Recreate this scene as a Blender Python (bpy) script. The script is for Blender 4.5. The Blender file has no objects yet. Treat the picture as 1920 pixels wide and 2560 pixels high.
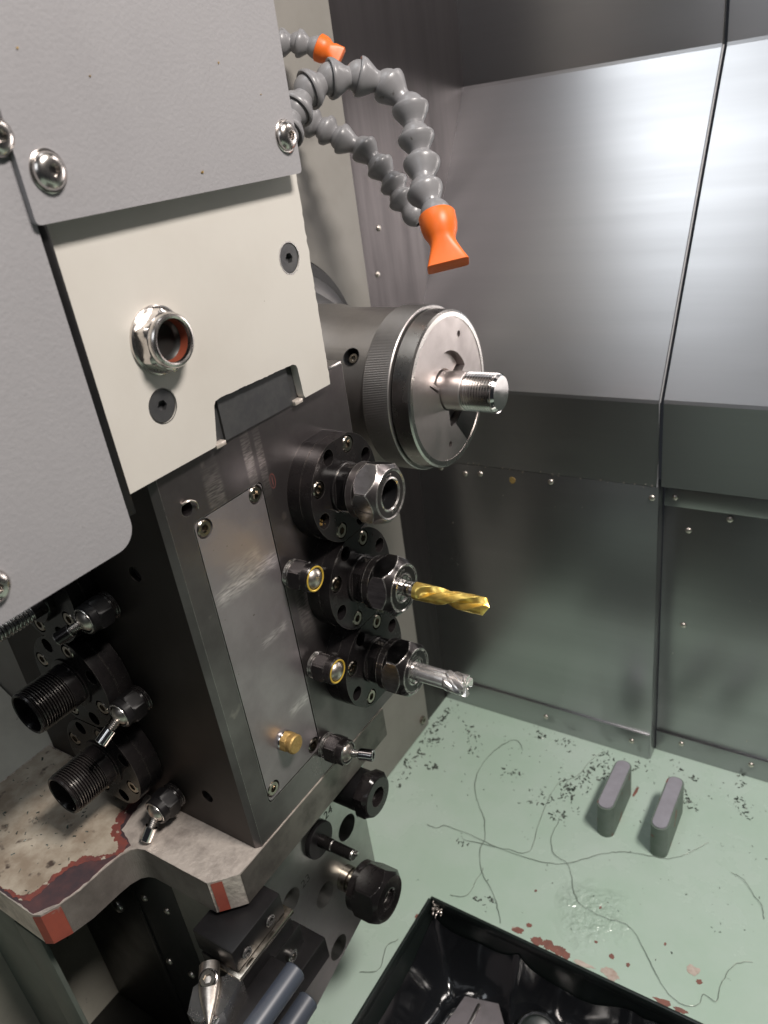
import bpy, bmesh, math, random
from mathutils import Vector, Matrix, noise
random.seed(7)
scene = bpy.context.scene
COL = scene.collection
S = 0.001
PI = math.pi

# ------------------------------------------------------------------ camera
cam_d = bpy.data.cameras.new('camera')
cam = bpy.data.objects.new('camera', cam_d)
COL.objects.link(cam)
RW = ((0.83498933, 0.14238394, -0.53152576), (0.53422638, -0.44128077, 0.72102251), (-0.13189007, -0.88600118, -0.44452999))
cam.matrix_world = Matrix(((RW[0][0], -RW[0][1], -RW[0][2], 0), (RW[1][0], -RW[1][1], -RW[1][2], 0), (RW[2][0], -RW[2][1], -RW[2][2], 0), (0, 0, 0, 1)))
cam_d.sensor_fit = 'HORIZONTAL'
cam_d.sensor_width = 36.0
cam_d.lens = 36.0 * 1922.24 / 1920.0
cam_d.clip_start = 0.01
cam_d.clip_end = 20.0
cam_d.dof.use_dof = True
cam_d.dof.focus_distance = 0.43
cam_d.dof.aperture_fstop = 18.0
scene.camera = cam
scene.render.resolution_x, scene.render.resolution_y = 768, 1024

# ------------------------------------------------------------------ world, lamps, exposure
world = bpy.data.worlds.new('World')
scene.world = world
world.use_nodes = True
world.node_tree.nodes['Background'].inputs[0].default_value = (0.80, 0.86, 1.0, 1)
world.node_tree.nodes['Background'].inputs[1].default_value = 0.02
scene.view_settings.view_transform = 'Standard'
scene.view_settings.look = 'None'
scene.view_settings.exposure = 0.0
scene.view_settings.gamma = 1.0

def area(name, loc, target, sx, sy, power, col, spread=180):
    d = bpy.data.lights.new(name, 'AREA')
    d.shape = 'RECTANGLE'; d.size = sx; d.size_y = sy; d.energy = power; d.color = col
    d.spread = math.radians(spread)
    o = bpy.data.objects.new(name, d); COL.objects.link(o)
    o.location = loc
    o.rotation_euler = (Vector(target) - Vector(loc)).to_track_quat('-Z', 'Y').to_euler()
    return o
area('work_lamp', (0.40, 0.26, 0.72), (-0.28, 0.28, -0.25), 0.30, 0.14, 16.5, (1.0, 0.93, 0.87))
area('cabin_lamp', (-0.50, 0.30, 0.86), (-0.25, 0.62, -0.3), 0.64, 0.54, 4.6, (0.93, 0.97, 1.0))
area('door_light', (-0.12, -0.55, 0.40), (-0.42, 0.15, -0.36), 0.5, 0.4, 1.3, (0.90, 0.95, 1.0))

# ------------------------------------------------------------------ materials
def nd(nt, t, **k):
    n = nt.nodes.new(t)
    for a, v in k.items():
        setattr(n, a, v)
    return n

def pm(name, col, metal=0.0, rough=0.5, col2=None, cscale=60, cth=(0.4, 0.7), stretch=(1, 1, 1), rvar=0.0, bump=0.0, bscale=400, bstretch=None,
       bdist=0.0002, wear=None, wear_r=0.0007, wear_th=(0.02, 0.10), coat=0.0, aniso=0.0, tangent=None, spec=0.5, sheen=0, sub=0.0, speck=None, speck_scale=300, speck_th=(0.66, 0.70)):
    m = bpy.data.materials.new(name); m.use_nodes = True
    nt = m.node_tree; b = nt.nodes['Principled BSDF']; L = nt.links.new
    b.inputs['Base Color'].default_value = (*col, 1)
    b.inputs['Metallic'].default_value = metal
    b.inputs['Roughness'].default_value = rough
    b.inputs['Specular IOR Level'].default_value = spec
    b.inputs['Coat Weight'].default_value = coat
    b.inputs['Coat Roughness'].default_value = 0.12
    if sub:
        b.inputs['Subsurface Weight'].default_value = sub
        b.inputs['Subsurface Radius'].default_value = (0.004, 0.002, 0.001)
        b.inputs['Subsurface Scale'].default_value = 1.0
    geo = nd(nt, 'ShaderNodeNewGeometry')
    mp = nd(nt, 'ShaderNodeMapping'); mp.inputs['Scale'].default_value = stretch
    L(geo.outputs['Position'], mp.inputs['Vector'])
    last = None
    def mix(fac, a, bb):
        x = nd(nt, 'ShaderNodeMix', data_type='RGBA')
        if hasattr(fac, 'links') or not isinstance(fac, (int, float)):
            L(fac, x.inputs['Factor'])
        else:
            x.inputs['Factor'].default_value = fac
        for v, i in ((a, 'A'), (bb, 'B')):
            s = [q for q in x.inputs if q.name == i and q.type == 'RGBA'][0]
            if isinstance(v, tuple): s.default_value = (*v, 1)
            else: L(v, s)
        return [q for q in x.outputs if q.type == 'RGBA'][0]
    def ramp(src, lo, hi):
        r = nd(nt, 'ShaderNodeMapRange'); r.inputs['From Min'].default_value = lo; r.inputs['From Max'].default_value = hi
        L(src, r.inputs['Value']); return r.outputs['Result']
    cur = col
    if col2 is not None:
        n1 = nd(nt, 'ShaderNodeTexNoise'); n1.inputs['Scale'].default_value = cscale; n1.inputs['Detail'].default_value = 6; n1.inputs['Roughness'].default_value = 0.62
        L(mp.outputs['Vector'], n1.inputs['Vector'])
        cur = mix(ramp(n1.outputs['Fac'], *cth), cur, col2)
        if rvar:
            r = nd(nt, 'ShaderNodeMapRange'); r.inputs['From Min'].default_value = 0.3; r.inputs['From Max'].default_value = 0.7
            r.inputs['To Min'].default_value = max(0.02, rough - rvar); r.inputs['To Max'].default_value = min(1, rough + rvar)
            L(n1.outputs['Fac'], r.inputs['Value']); L(r.outputs['Result'], b.inputs['Roughness'])
    if speck is not None:
        n3 = nd(nt, 'ShaderNodeTexNoise'); n3.inputs['Scale'].default_value = speck_scale; n3.inputs['Detail'].default_value = 3
        L(geo.outputs['Position'], n3.inputs['Vector'])
        cur = mix(ramp(n3.outputs['Fac'], *speck_th), cur, speck)
    if wear is not None:
        bv = nd(nt, 'ShaderNodeBevel', samples=5); bv.inputs['Radius'].default_value = wear_r
        dp = nd(nt, 'ShaderNodeVectorMath', operation='DOT_PRODUCT')
        L(bv.outputs['Normal'], dp.inputs[0]); L(geo.outputs['Normal'], dp.inputs[1])
        inv = nd(nt, 'ShaderNodeMath', operation='SUBTRACT'); inv.inputs[0].default_value = 1.0
        L(dp.outputs['Value'], inv.inputs[1])
        n4 = nd(nt, 'ShaderNodeTexNoise'); n4.inputs['Scale'].default_value = 260; n4.inputs['Detail'].default_value = 4
        L(geo.outputs['Position'], n4.inputs['Vector'])
        mm = nd(nt, 'ShaderNodeMath', operation='MULTIPLY'); L(ramp(inv.outputs[0], *wear_th), mm.inputs[0]); L(ramp(n4.outputs['Fac'], 0.30, 0.55), mm.inputs[1])
        cur = mix(mm.outputs[0], cur, wear)
        ml = nd(nt, 'ShaderNodeMath', operation='MAXIMUM'); ml.inputs[1].default_value = metal; L(mm.outputs[0], ml.inputs[0]); L(ml.outputs[0], b.inputs['Metallic'])
    if not isinstance(cur, tuple):
        L(cur, b.inputs['Base Color'])
    if bump:
        n2 = nd(nt, 'ShaderNodeTexNoise'); n2.inputs['Scale'].default_value = bscale; n2.inputs['Detail'].default_value = 4
        if bstretch:
            mp2 = nd(nt, 'ShaderNodeMapping'); mp2.inputs['Scale'].default_value = bstretch
            L(geo.outputs['Position'], mp2.inputs['Vector']); L(mp2.outputs['Vector'], n2.inputs['Vector'])
        else:
            L(geo.outputs['Position'], n2.inputs['Vector'])
        bp = nd(nt, 'ShaderNodeBump'); bp.inputs['Strength'].default_value = bump; bp.inputs['Distance'].default_value = bdist
        L(n2.outputs['Fac'], bp.inputs['Height']); L(bp.outputs['Normal'], b.inputs['Normal'])
    if aniso:
        b.inputs['Anisotropic'].default_value = aniso
        if tangent:
            cx = nd(nt, 'ShaderNodeCombineXYZ')
            for i in range(3): cx.inputs[i].default_value = tangent[i]
            L(cx.outputs[0], b.inputs['Tangent'])
    return m

M = {}
def wet(m, cx, cy, r):
    """a wet, blistered zone of the floor paint"""
    nt = m.node_tree; L = nt.links.new; b = nt.nodes['Principled BSDF']
    geo = nd(nt, 'ShaderNodeNewGeometry')
    mp = nd(nt, 'ShaderNodeMapping'); mp.inputs['Location'].default_value = (-cx, -cy, 0)
    L(geo.outputs['Position'], mp.inputs['Vector'])
    sx = nd(nt, 'ShaderNodeSeparateXYZ'); L(mp.outputs['Vector'], sx.inputs[0])
    cb = nd(nt, 'ShaderNodeCombineXYZ'); L(sx.outputs[0], cb.inputs[0]); L(sx.outputs[1], cb.inputs[1])
    ln = nd(nt, 'ShaderNodeVectorMath', operation='LENGTH'); L(cb.outputs[0], ln.inputs[0])
    ns = nd(nt, 'ShaderNodeTexNoise'); ns.inputs['Scale'].default_value = 35; ns.inputs['Detail'].default_value = 3; L(geo.outputs['Position'], ns.inputs['Vector'])
    ad = nd(nt, 'ShaderNodeMath', operation='MULTIPLY_ADD'); L(ns.outputs['Fac'], ad.inputs[0]); ad.inputs[1].default_value = r * 1.2; L(ln.outputs['Value'], ad.inputs[2])
    mr = nd(nt, 'ShaderNodeMapRange'); mr.inputs['From Min'].default_value = r * 1.75; mr.inputs['From Max'].default_value = r * 1.25
    L(ad.outputs[0], mr.inputs['Value'])
    old = b.inputs['Roughness'].links[0].from_socket
    mx = nd(nt, 'ShaderNodeMix', data_type='FLOAT'); L(mr.outputs['Result'], mx.inputs[0]); L(old, mx.inputs[2]); mx.inputs[3].default_value = 0.07
    L(mx.outputs[0], b.inputs['Roughness'])
    L(mr.outputs['Result'], b.inputs['Coat Weight']); b.inputs['Coat Roughness'].default_value = 0.04
    v = nd(nt, 'ShaderNodeTexNoise'); v.inputs['Scale'].default_value = 190; v.inputs['Detail'].default_value = 2; L(geo.outputs['Position'], v.inputs['Vector'])
    hm = nd(nt, 'ShaderNodeMath', operation='MULTIPLY'); L(v.outputs['Fac'], hm.inputs[0]); L(mr.outputs['Result'], hm.inputs[1])
    bp = nd(nt, 'ShaderNodeBump'); bp.inputs['Strength'].default_value = 1.0; bp.inputs['Distance'].default_value = 0.0028
    L(hm.outputs[0], bp.inputs['Height']); L(b.inputs['Normal'].links[0].from_socket, bp.inputs['Normal'])
    L(bp.outputs['Normal'], b.inputs['Normal']); L(bp.outputs['Normal'], b.inputs['Coat Normal'])

M['grey_paint'] = pm('grey_powder_coat', (0.315, 0.308, 0.32), rough=0.60, col2=(0.275, 0.268, 0.28), cscale=9, cth=(0.38, 0.72), stretch=(1, 1, 0.6), rvar=0.08, bump=0.5, bscale=560, bdist=0.0004, speck=(0.20, 0.19, 0.185), speck_scale=120, speck_th=(0.74, 0.80))
M['cream_plate'] = pm('cream_plate_paint', (0.60, 0.575, 0.53), rough=0.42, col2=(0.545, 0.515, 0.47), cscale=11, cth=(0.42, 0.75), rvar=0.08, bump=0.12, bscale=420, speck=(0.22, 0.18, 0.14), speck_scale=210, speck_th=(0.775, 0.79))
M['cream_cast'] = pm('cream_casting_paint', (0.275, 0.26, 0.237), rough=0.5, col2=(0.235, 0.222, 0.20), cscale=14, rvar=0.06, bump=0.12, bscale=160, bdist=0.0006)
M['cream_worn'] = pm('worn_cream_paint', (0.47, 0.415, 0.335), rough=0.55, col2=(0.27, 0.215, 0.16), cscale=30, cth=(0.42, 0.62), bump=0.5, bscale=140, bdist=0.0008, speck=(0.07, 0.05, 0.04), speck_scale=85, speck_th=(0.62, 0.70))
M['dark_steel'] = pm('dark_ground_steel', (0.20, 0.18, 0.182), metal=0.88, rough=0.36, col2=(0.095, 0.084, 0.085), cscale=12, cth=(0.35, 0.7), rvar=0.1, bump=0.14, bscale=30, bstretch=(10, 60, 4), bdist=0.0002, wear=(0.5, 0.48, 0.46), wear_r=0.0006, speck=(0.40, 0.35, 0.33), speck_scale=60, speck_th=(0.70, 0.82))
M['plate_steel'] = pm('inset_plate_steel', (0.33, 0.30, 0.31), metal=0.68, rough=0.40, col2=(0.22, 0.197, 0.205), cscale=16, rvar=0.09, bump=0.10, bscale=24, bstretch=(10, 4, 60), bdist=0.0002, wear=(0.5, 0.48, 0.46), wear_r=0.0004, speck=(0.12, 0.10, 0.08), speck_scale=420, speck_th=(0.74, 0.78))
M['base_steel'] = pm('worn_base_steel', (0.74, 0.66, 0.59), metal=0.45, rough=0.40, col2=(0.38, 0.33, 0.295), cscale=75, rvar=0.1, bump=0.9, bscale=330, bdist=0.0006, wear=(0.80, 0.75, 0.68), wear_r=0.0008)
M['saw_steel'] = pm('sawn_steel_edge', (0.34, 0.30, 0.275), metal=0.6, rough=0.5, col2=(0.2, 0.175, 0.16), cscale=40, bump=0.8, bscale=60, bstretch=(25, 25, 3), bdist=0.0005)
M['gang_steel'] = pm('ground_tool_plate_steel', (0.52, 0.53, 0.51), metal=1.0, rough=0.36, col2=(0.40, 0.40, 0.385), cscale=22, rvar=0.08, bump=0.06, bscale=30, bstretch=(5, 40, 5))
M['black'] = pm('black_oxide_steel', (0.010, 0.009, 0.0095), metal=0.0, rough=0.24, spec=0.38, col2=(0.018, 0.015, 0.015), cscale=45, rvar=0.07, wear=(0.4, 0.37, 0.34), wear_r=0.0004, wear_th=(0.08, 0.25))
M['nut_black'] = pm('worn_nut_steel', (0.055, 0.05, 0.05), metal=0.8, rough=0.26, col2=(0.03, 0.027, 0.027), cscale=70, rvar=0.08, bump=0.06, bscale=300, wear=(0.85, 0.82, 0.78), wear_r=0.0010, wear_th=(0.006, 0.03))
M['nut_worn'] = pm('rubbed_bright_nut_steel', (0.20, 0.18, 0.18), metal=0.9, rough=0.33, col2=(0.06, 0.054, 0.053), cscale=60, rvar=0.1, bump=0.1, bscale=300, wear=(0.9, 0.87, 0.83), wear_r=0.0010, wear_th=(0.006, 0.03))
M['black_matt'] = pm('matt_black_steel', (0.009, 0.0085, 0.009), rough=0.42, spec=0.25, col2=(0.014, 0.013, 0.014), cscale=60)
M['hole'] = pm('dark_bore', (0.012, 0.012, 0.013), metal=0.2, rough=0.3)
M['chrome'] = pm('bright_chrome', (0.80, 0.78, 0.77), metal=1.0, rough=0.13, col2=(0.70, 0.68, 0.67), cscale=80, rvar=0.05)
M['steel'] = pm('machined_steel', (0.55, 0.53, 0.51), metal=1.0, rough=0.27, col2=(0.46, 0.44, 0.42), cscale=40, rvar=0.07)
M['satin'] = pm('satin_turned_steel', (0.50, 0.475, 0.455), metal=1.0, rough=0.40, col2=(0.43, 0.405, 0.39), cscale=30, rvar=0.06, bump=0.05, bscale=900)
M['face_steel'] = pm('chuck_face_steel', (0.58, 0.535, 0.52), metal=1.0, rough=0.42, col2=(0.50, 0.455, 0.445), cscale=35, rvar=0.08)
M['screw'] = pm('oily_screw_steel', (0.42, 0.38, 0.33), metal=1.0, rough=0.24, col2=(0.25, 0.22, 0.18), cscale=300)
M['screw_dark'] = pm('dark_flat_screw', (0.10, 0.10, 0.105), metal=0.7, rough=0.5, col2=(0.13, 0.13, 0.13), cscale=120)
M['gold'] = pm('gold_titanium_coating', (1.0, 0.76, 0.22), metal=0.9, rough=0.33, col2=(0.95, 0.62, 0.13), cscale=160, rvar=0.06)
M['brass'] = pm('sintered_brass', (0.60, 0.42, 0.17), metal=0.8, rough=0.58, bump=0.5, bscale=1100, bdist=0.0003, col2=(0.42, 0.27, 0.09), cscale=700)
M['yellow'] = pm('yellow_ring', (0.62, 0.42, 0.06), metal=0.3, rough=0.35)
M['orange'] = pm('orange_plastic', (0.80, 0.155, 0.018), rough=0.42, sub=0.1, bump=0.04, bscale=500)
M['hose'] = pm('grey_hose_plastic', (0.235, 0.232, 0.24), rough=0.36, col2=(0.20, 0.196, 0.203), cscale=45, rvar=0.06, coat=0.12, speck=(0.10, 0.095, 0.09), speck_scale=160, speck_th=(0.68, 0.74))
M['floor'] = pm('green_floor_paint', (0.42, 0.55, 0.455), rough=0.25, col2=(0.485, 0.59, 0.525), cscale=9, rvar=0.10, bump=0.16, bscale=75, bdist=0.0010, coat=0.35, speck=(0.20, 0.28, 0.22), speck_scale=150, speck_th=(0.74, 0.80))
def streaked(m, bands, col):
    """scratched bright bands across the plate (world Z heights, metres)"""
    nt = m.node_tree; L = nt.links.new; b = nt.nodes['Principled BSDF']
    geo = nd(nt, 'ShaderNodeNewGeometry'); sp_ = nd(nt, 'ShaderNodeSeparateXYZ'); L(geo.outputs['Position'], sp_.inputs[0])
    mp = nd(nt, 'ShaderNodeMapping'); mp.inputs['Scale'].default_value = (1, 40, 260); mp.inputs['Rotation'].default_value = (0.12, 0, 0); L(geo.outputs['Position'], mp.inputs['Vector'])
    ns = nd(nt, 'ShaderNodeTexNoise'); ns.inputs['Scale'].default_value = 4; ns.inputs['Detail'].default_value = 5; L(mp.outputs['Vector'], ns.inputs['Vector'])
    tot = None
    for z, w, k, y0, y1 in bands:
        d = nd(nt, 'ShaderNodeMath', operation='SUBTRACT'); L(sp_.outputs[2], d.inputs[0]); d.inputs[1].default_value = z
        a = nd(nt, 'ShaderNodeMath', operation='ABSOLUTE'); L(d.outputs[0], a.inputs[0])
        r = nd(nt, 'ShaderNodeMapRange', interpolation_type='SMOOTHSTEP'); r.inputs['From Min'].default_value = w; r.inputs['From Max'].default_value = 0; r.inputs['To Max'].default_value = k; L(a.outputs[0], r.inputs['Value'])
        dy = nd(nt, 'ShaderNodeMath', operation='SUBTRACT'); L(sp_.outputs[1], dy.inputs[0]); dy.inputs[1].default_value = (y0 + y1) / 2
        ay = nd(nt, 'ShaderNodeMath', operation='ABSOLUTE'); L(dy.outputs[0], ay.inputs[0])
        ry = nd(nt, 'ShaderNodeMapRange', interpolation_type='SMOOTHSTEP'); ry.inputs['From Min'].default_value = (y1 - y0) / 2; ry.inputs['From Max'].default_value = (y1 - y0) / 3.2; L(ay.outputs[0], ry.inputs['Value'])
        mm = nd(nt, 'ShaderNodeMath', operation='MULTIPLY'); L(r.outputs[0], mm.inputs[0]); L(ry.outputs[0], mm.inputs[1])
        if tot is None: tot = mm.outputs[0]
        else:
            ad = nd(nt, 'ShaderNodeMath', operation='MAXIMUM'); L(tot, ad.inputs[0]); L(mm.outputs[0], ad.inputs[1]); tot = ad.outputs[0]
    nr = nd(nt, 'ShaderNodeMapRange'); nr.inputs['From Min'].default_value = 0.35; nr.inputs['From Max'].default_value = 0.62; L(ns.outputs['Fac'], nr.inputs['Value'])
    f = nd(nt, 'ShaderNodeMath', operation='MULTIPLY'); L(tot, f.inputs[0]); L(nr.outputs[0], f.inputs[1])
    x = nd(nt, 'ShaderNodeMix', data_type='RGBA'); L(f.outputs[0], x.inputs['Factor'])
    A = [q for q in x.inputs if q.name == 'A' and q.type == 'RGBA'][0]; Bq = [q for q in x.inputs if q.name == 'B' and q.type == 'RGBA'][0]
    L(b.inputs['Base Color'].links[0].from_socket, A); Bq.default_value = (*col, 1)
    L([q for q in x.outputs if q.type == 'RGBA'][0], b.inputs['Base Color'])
streaked(M['plate_steel'], ((-0.2030, 0.008, 0.9, 0.212, 0.268), (-0.2460, 0.005, 0.55, 0.236, 0.262), (-0.3020, 0.006, 0.6, 0.245, 0.266), (-0.1950, 0.010, 0.35, 0.225, 0.255)), (0.80, 0.74, 0.74))  # paler streaked bands in the inset plate's colour
streaked(M['dark_steel'], ((-0.1500, 0.022, 0.45, 0.226, 0.240), (-0.1420, 0.020, 0.6, 0.256, 0.264), (-0.1480, 0.026, 0.5, 0.2655, 0.272), (-0.2450, 0.03, 0.35, 0.270, 0.284)), (0.62, 0.56, 0.53))  # upright bright scratches on the block front
wet(M['floor'], -0.156, 0.424, 0.030)
M['pad_side'] = pm('pad_side_paint', (0.155, 0.19, 0.165), rough=0.5, col2=(0.11, 0.15, 0.115), cscale=70, speck=(0.20, 0.07, 0.05), speck_scale=70, speck_th=(0.62, 0.66))
M['pad_top'] = pm('pad_top_steel', (0.40, 0.39, 0.44), metal=0.35, rough=0.5, col2=(0.34, 0.33, 0.37), cscale=60)
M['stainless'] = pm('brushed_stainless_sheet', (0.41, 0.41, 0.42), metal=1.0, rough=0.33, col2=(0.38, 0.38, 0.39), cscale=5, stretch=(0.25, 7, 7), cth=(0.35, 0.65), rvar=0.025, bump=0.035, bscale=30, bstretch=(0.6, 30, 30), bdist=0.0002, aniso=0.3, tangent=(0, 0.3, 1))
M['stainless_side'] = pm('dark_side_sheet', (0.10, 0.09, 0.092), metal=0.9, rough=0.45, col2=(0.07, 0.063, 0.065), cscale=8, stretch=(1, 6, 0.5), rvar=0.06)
M['red'] = pm('red_primer', (0.36, 0.085, 0.055), rough=0.5, col2=(0.27, 0.065, 0.05), cscale=60, bump=0.25, bscale=200, speck=(0.34, 0.29, 0.26), speck_scale=75, speck_th=(0.64, 0.70))
M['rust'] = pm('red_primer_patch', (0.22, 0.06, 0.045), rough=0.55, col2=(0.12, 0.05, 0.05), cscale=120, bump=0.5, bscale=300, speck=(0.42, 0.38, 0.31), speck_scale=150, speck_th=(0.63, 0.66))
M['purple_steel'] = pm('bare_stained_steel', (0.10, 0.075, 0.085), metal=0.5, rough=0.45, col2=(0.20, 0.10, 0.10), cscale=60)
M['primer_cream'] = pm('filler_patch', (0.55, 0.48, 0.42), rough=0.6, col2=(0.4, 0.3, 0.25), cscale=150)
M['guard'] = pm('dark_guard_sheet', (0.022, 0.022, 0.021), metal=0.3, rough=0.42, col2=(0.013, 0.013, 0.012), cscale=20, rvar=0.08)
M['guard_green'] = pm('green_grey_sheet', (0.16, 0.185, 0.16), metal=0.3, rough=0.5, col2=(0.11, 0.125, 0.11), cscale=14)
M['seam'] = pm('rolled_seam_steel', (0.22, 0.22, 0.225), metal=0.9, rough=0.5)
M['ball'] = pm('bright_ball', (0.72, 0.66, 0.60), metal=1.0, rough=0.36, col2=(0.5, 0.45, 0.4), cscale=400)
M['satin_dark'] = pm('dark_turned_steel', (0.15, 0.145, 0.145), metal=0.8, rough=0.5)
M['floor_rust'] = pm('worn_primer_patch', (0.25, 0.105, 0.08), rough=0.5, col2=(0.17, 0.085, 0.07), cscale=160, bump=0.4, bscale=300, speck=(0.42, 0.36, 0.30), speck_scale=140, speck_th=(0.64, 0.68))
M['shade_flank_steel'] = pm('shade_darkened_flank_steel', (0.05, 0.043, 0.04), metal=0.8, rough=0.46, col2=(0.045, 0.038, 0.035), cscale=14, rvar=0.06, bump=0.08, bscale=30, bstretch=(10, 60, 4))  # block steel again, with the unlit side's darkness put into its colour
M['flat_nut'] = pm('polished_nut_flat', (0.26, 0.255, 0.265), metal=1.0, rough=0.22, col2=(0.14, 0.135, 0.14), cscale=90, stretch=(1, 1, 4), rvar=0.08, wear=(0.9, 0.87, 0.84), wear_r=0.0010, wear_th=(0.006, 0.03))
M['mill_steel'] = pm('bright_mill_steel', (0.92, 0.89, 0.87), metal=0.85, rough=0.27, col2=(0.75, 0.72, 0.70), cscale=150)
M['stained_steel'] = pm('stained_front_edge_steel', (0.20, 0.18, 0.165), metal=0.7, rough=0.42, col2=(0.06, 0.055, 0.05), cscale=45, cth=(0.45, 0.75), rvar=0.1, bump=0.2, bscale=120)
M['bolt'] = pm('plated_bolt_steel', (0.70, 0.66, 0.63), metal=1.0, rough=0.25, col2=(0.55, 0.51, 0.48), cscale=150, rvar=0.06)
M['cream_pale'] = pm('pale_casting_paint', (0.56, 0.54, 0.46), rough=0.55, col2=(0.42, 0.40, 0.34), cscale=16, bump=0.15, bscale=160, bdist=0.0006, speck=(0.12, 0.11, 0.09), speck_scale=120, speck_th=(0.70, 0.74))
M['knurl'] = pm('fine_knurled_steel', (0.50, 0.48, 0.47), metal=1.0, rough=0.42, col2=(0.44, 0.42, 0.41), cscale=60)
M['oil_sheet'] = pm('oily_black_liner', (0.012, 0.013, 0.015), rough=0.13, spec=0.8, coat=0.4)
M['pan'] = pm('dark_pan_wall', (0.015, 0.022, 0.02), rough=0.35)
M['pan_plate'] = pm('grey_pan_plate', (0.34, 0.31, 0.33), metal=0.7, rough=0.45, col2=(0.28, 0.26, 0.27), cscale=90)
M['chip'] = pm('metal_chip', (0.15, 0.17, 0.15), metal=0.6, rough=0.38, col2=(0.05, 0.065, 0.055), cscale=200)
M['swarf'] = pm('swarf_wire', (0.24, 0.27, 0.235), metal=0.7, rough=0.3)
M['ink'] = pm('engraved_black', (0.02, 0.022, 0.02), rough=0.6)
M['red_bore'] = pm('dull_red_plug_lining', (0.20, 0.045, 0.022), rough=0.5)
M['blue_black'] = pm('blue_grey_bar', (0.055, 0.066, 0.09), rough=0.40, spec=0.9, col2=(0.06, 0.07, 0.09), cscale=60, stretch=(1, 0.3, 1))

# ------------------------------------------------------------------ mesh helpers (millimetres)
def circ(cx, cy, r, n=24, a0=0.0):
    return [(cx + r * math.cos(a0 + 2 * PI * i / n), cy + r * math.sin(a0 + 2 * PI * i / n)) for i in range(n)]

def frame(o, ax, up=(0, 0, 1)):
    """4x4 whose local X axis runs along ax from o"""
    x = Vector(ax).normalized(); u = Vector(up)
    if abs(x.dot(u)) > 0.97: u = Vector((0, 1, 0))
    y = u.cross(x).normalized(); z = x.cross(y)
    return Matrix(((x.x, y.x, z.x, o[0]), (x.y, y.y, z.y, o[1]), (x.z, y.z, z.z, o[2]), (0, 0, 0, 1)))

I4 = Matrix.Identity(4)
PX = I4                                                            # plate in the local YZ plane, thickness along X
PZ = Matrix(((0, 1, 0, 0), (0, 0, 1, 0), (1, 0, 0, 0), (0, 0, 0, 1)))  # plate in XY, thickness along Z (local x -> world z)
PY = Matrix(((0, 1, 0, 0), (-1, 0, 0, 0), (0, 0, 1, 0), (0, 0, 0, 1)))  # plate in XZ, local x -> world -Y

def lathe(bm, prof, n=48, m=I4, a0=0.0, cap=True):
    """revolve (t, r) about local X; r may be a function of the angle"""
    rings = []
    for t, r in prof:
        ring = []
        if not callable(r) and r <= 1e-6:
            ring = [bm.verts.new(m @ Vector((t, 0, 0)))]
        else:
            for i in range(n):
                a = a0 + 2 * PI * i / n
                rr = r(a) if callable(r) else r
                ring.append(bm.verts.new(m @ Vector((t, rr * math.cos(a), rr * math.sin(a)))))
        rings.append(ring)
    for A, B in zip(rings, rings[1:]):
        if len(A) == 1 and len(B) == 1: continue
        for i in range(n):
            j = (i + 1) % n
            if len(A) == 1: bm.faces.new((A[0], B[i], B[j]))
            elif len(B) == 1: bm.faces.new((A[i], A[j], B[0]))
            else: bm.faces.new((A[i], A[j], B[j], B[i]))
    if cap:
        for R in (rings[0], rings[-1]):
            if len(R) > 2: bm.faces.new(R)

def polyr(k, ap, a0=0.0):
    """radius function of a regular k-gon with apothem ap, one corner at a0"""
    def f(a):
        b = (a - a0) % (2 * PI / k)
        return ap / math.cos(b - PI / k)
    return f

def plate(bm, outer, a, b, holes=(), m=I4, back=True):
    """flat plate in the local YZ plane from x=a to its front x=b; holes = (polygon, depth or None for through)"""
    nv = lambda x, p: bm.verts.new(m @ Vector((x, p[0], p[1])))
    fo = [nv(b, p) for p in outer]; bo = [nv(a, p) for p in outer]
    n = len(outer)
    edges = []
    def loop_edges(vs):
        out = []
        for i in range(len(vs)):
            e = bm.edges.get((vs[i], vs[(i + 1) % len(vs)])) or bm.edges.new((vs[i], vs[(i + 1) % len(vs)]))
            out.append(e)
        return out
    edges += loop_edges(fo); bedges = loop_edges(bo)
    for poly, dep in holes:
        h = [nv(b, p) for p in poly]
        edges += loop_edges(h)
        x = a if dep is None else b - dep
        hb = [nv(x, p) for p in poly]
        k = len(poly)
        for i in range(k):
            bm.faces.new((h[i], h[(i + 1) % k], hb[(i + 1) % k], hb[i]))
        if dep is None: bedges += loop_edges(hb)
        else: bm.faces.new(hb)
    nrm = (m.to_3x3() @ Vector((1, 0, 0)))
    if not holes: bm.faces.new(fo)
    else: bmesh.ops.triangle_fill(bm, use_beauty=True, use_dissolve=False, edges=edges, normal=nrm)
    for i in range(n):
        bm.faces.new((fo[i], bo[i], bo[(i + 1) % n], fo[(i + 1) % n]))
    if back:
        if any(d is None for _, d in holes): bmesh.ops.triangle_fill(bm, use_beauty=True, use_dissolve=False, edges=bedges, normal=-nrm)
        else: bm.faces.new(list(reversed(bo)))

def box(bm, lo, hi, bev=0.0, seg=2, m=I4):
    t = bmesh.new()
    bmesh.ops.create_cube(t, size=1.0)
    for v in t.verts:
        v.co = Vector([lo[i] + (v.co[i] + 0.5) * (hi[i] - lo[i]) for i in range(3)])
    if bev: bmesh.ops.bevel(t, geom=t.edges[:], offset=bev, segments=seg, affect='EDGES', profile=0.5)
    merge(bm, t, m)

def merge(bm, t, m=I4):
    mp = {}
    for v in t.verts: mp[v] = bm.verts.new(m @ v.co)
    for f in t.faces: bm.faces.new([mp[v] for v in f.verts])
    t.free()

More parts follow.
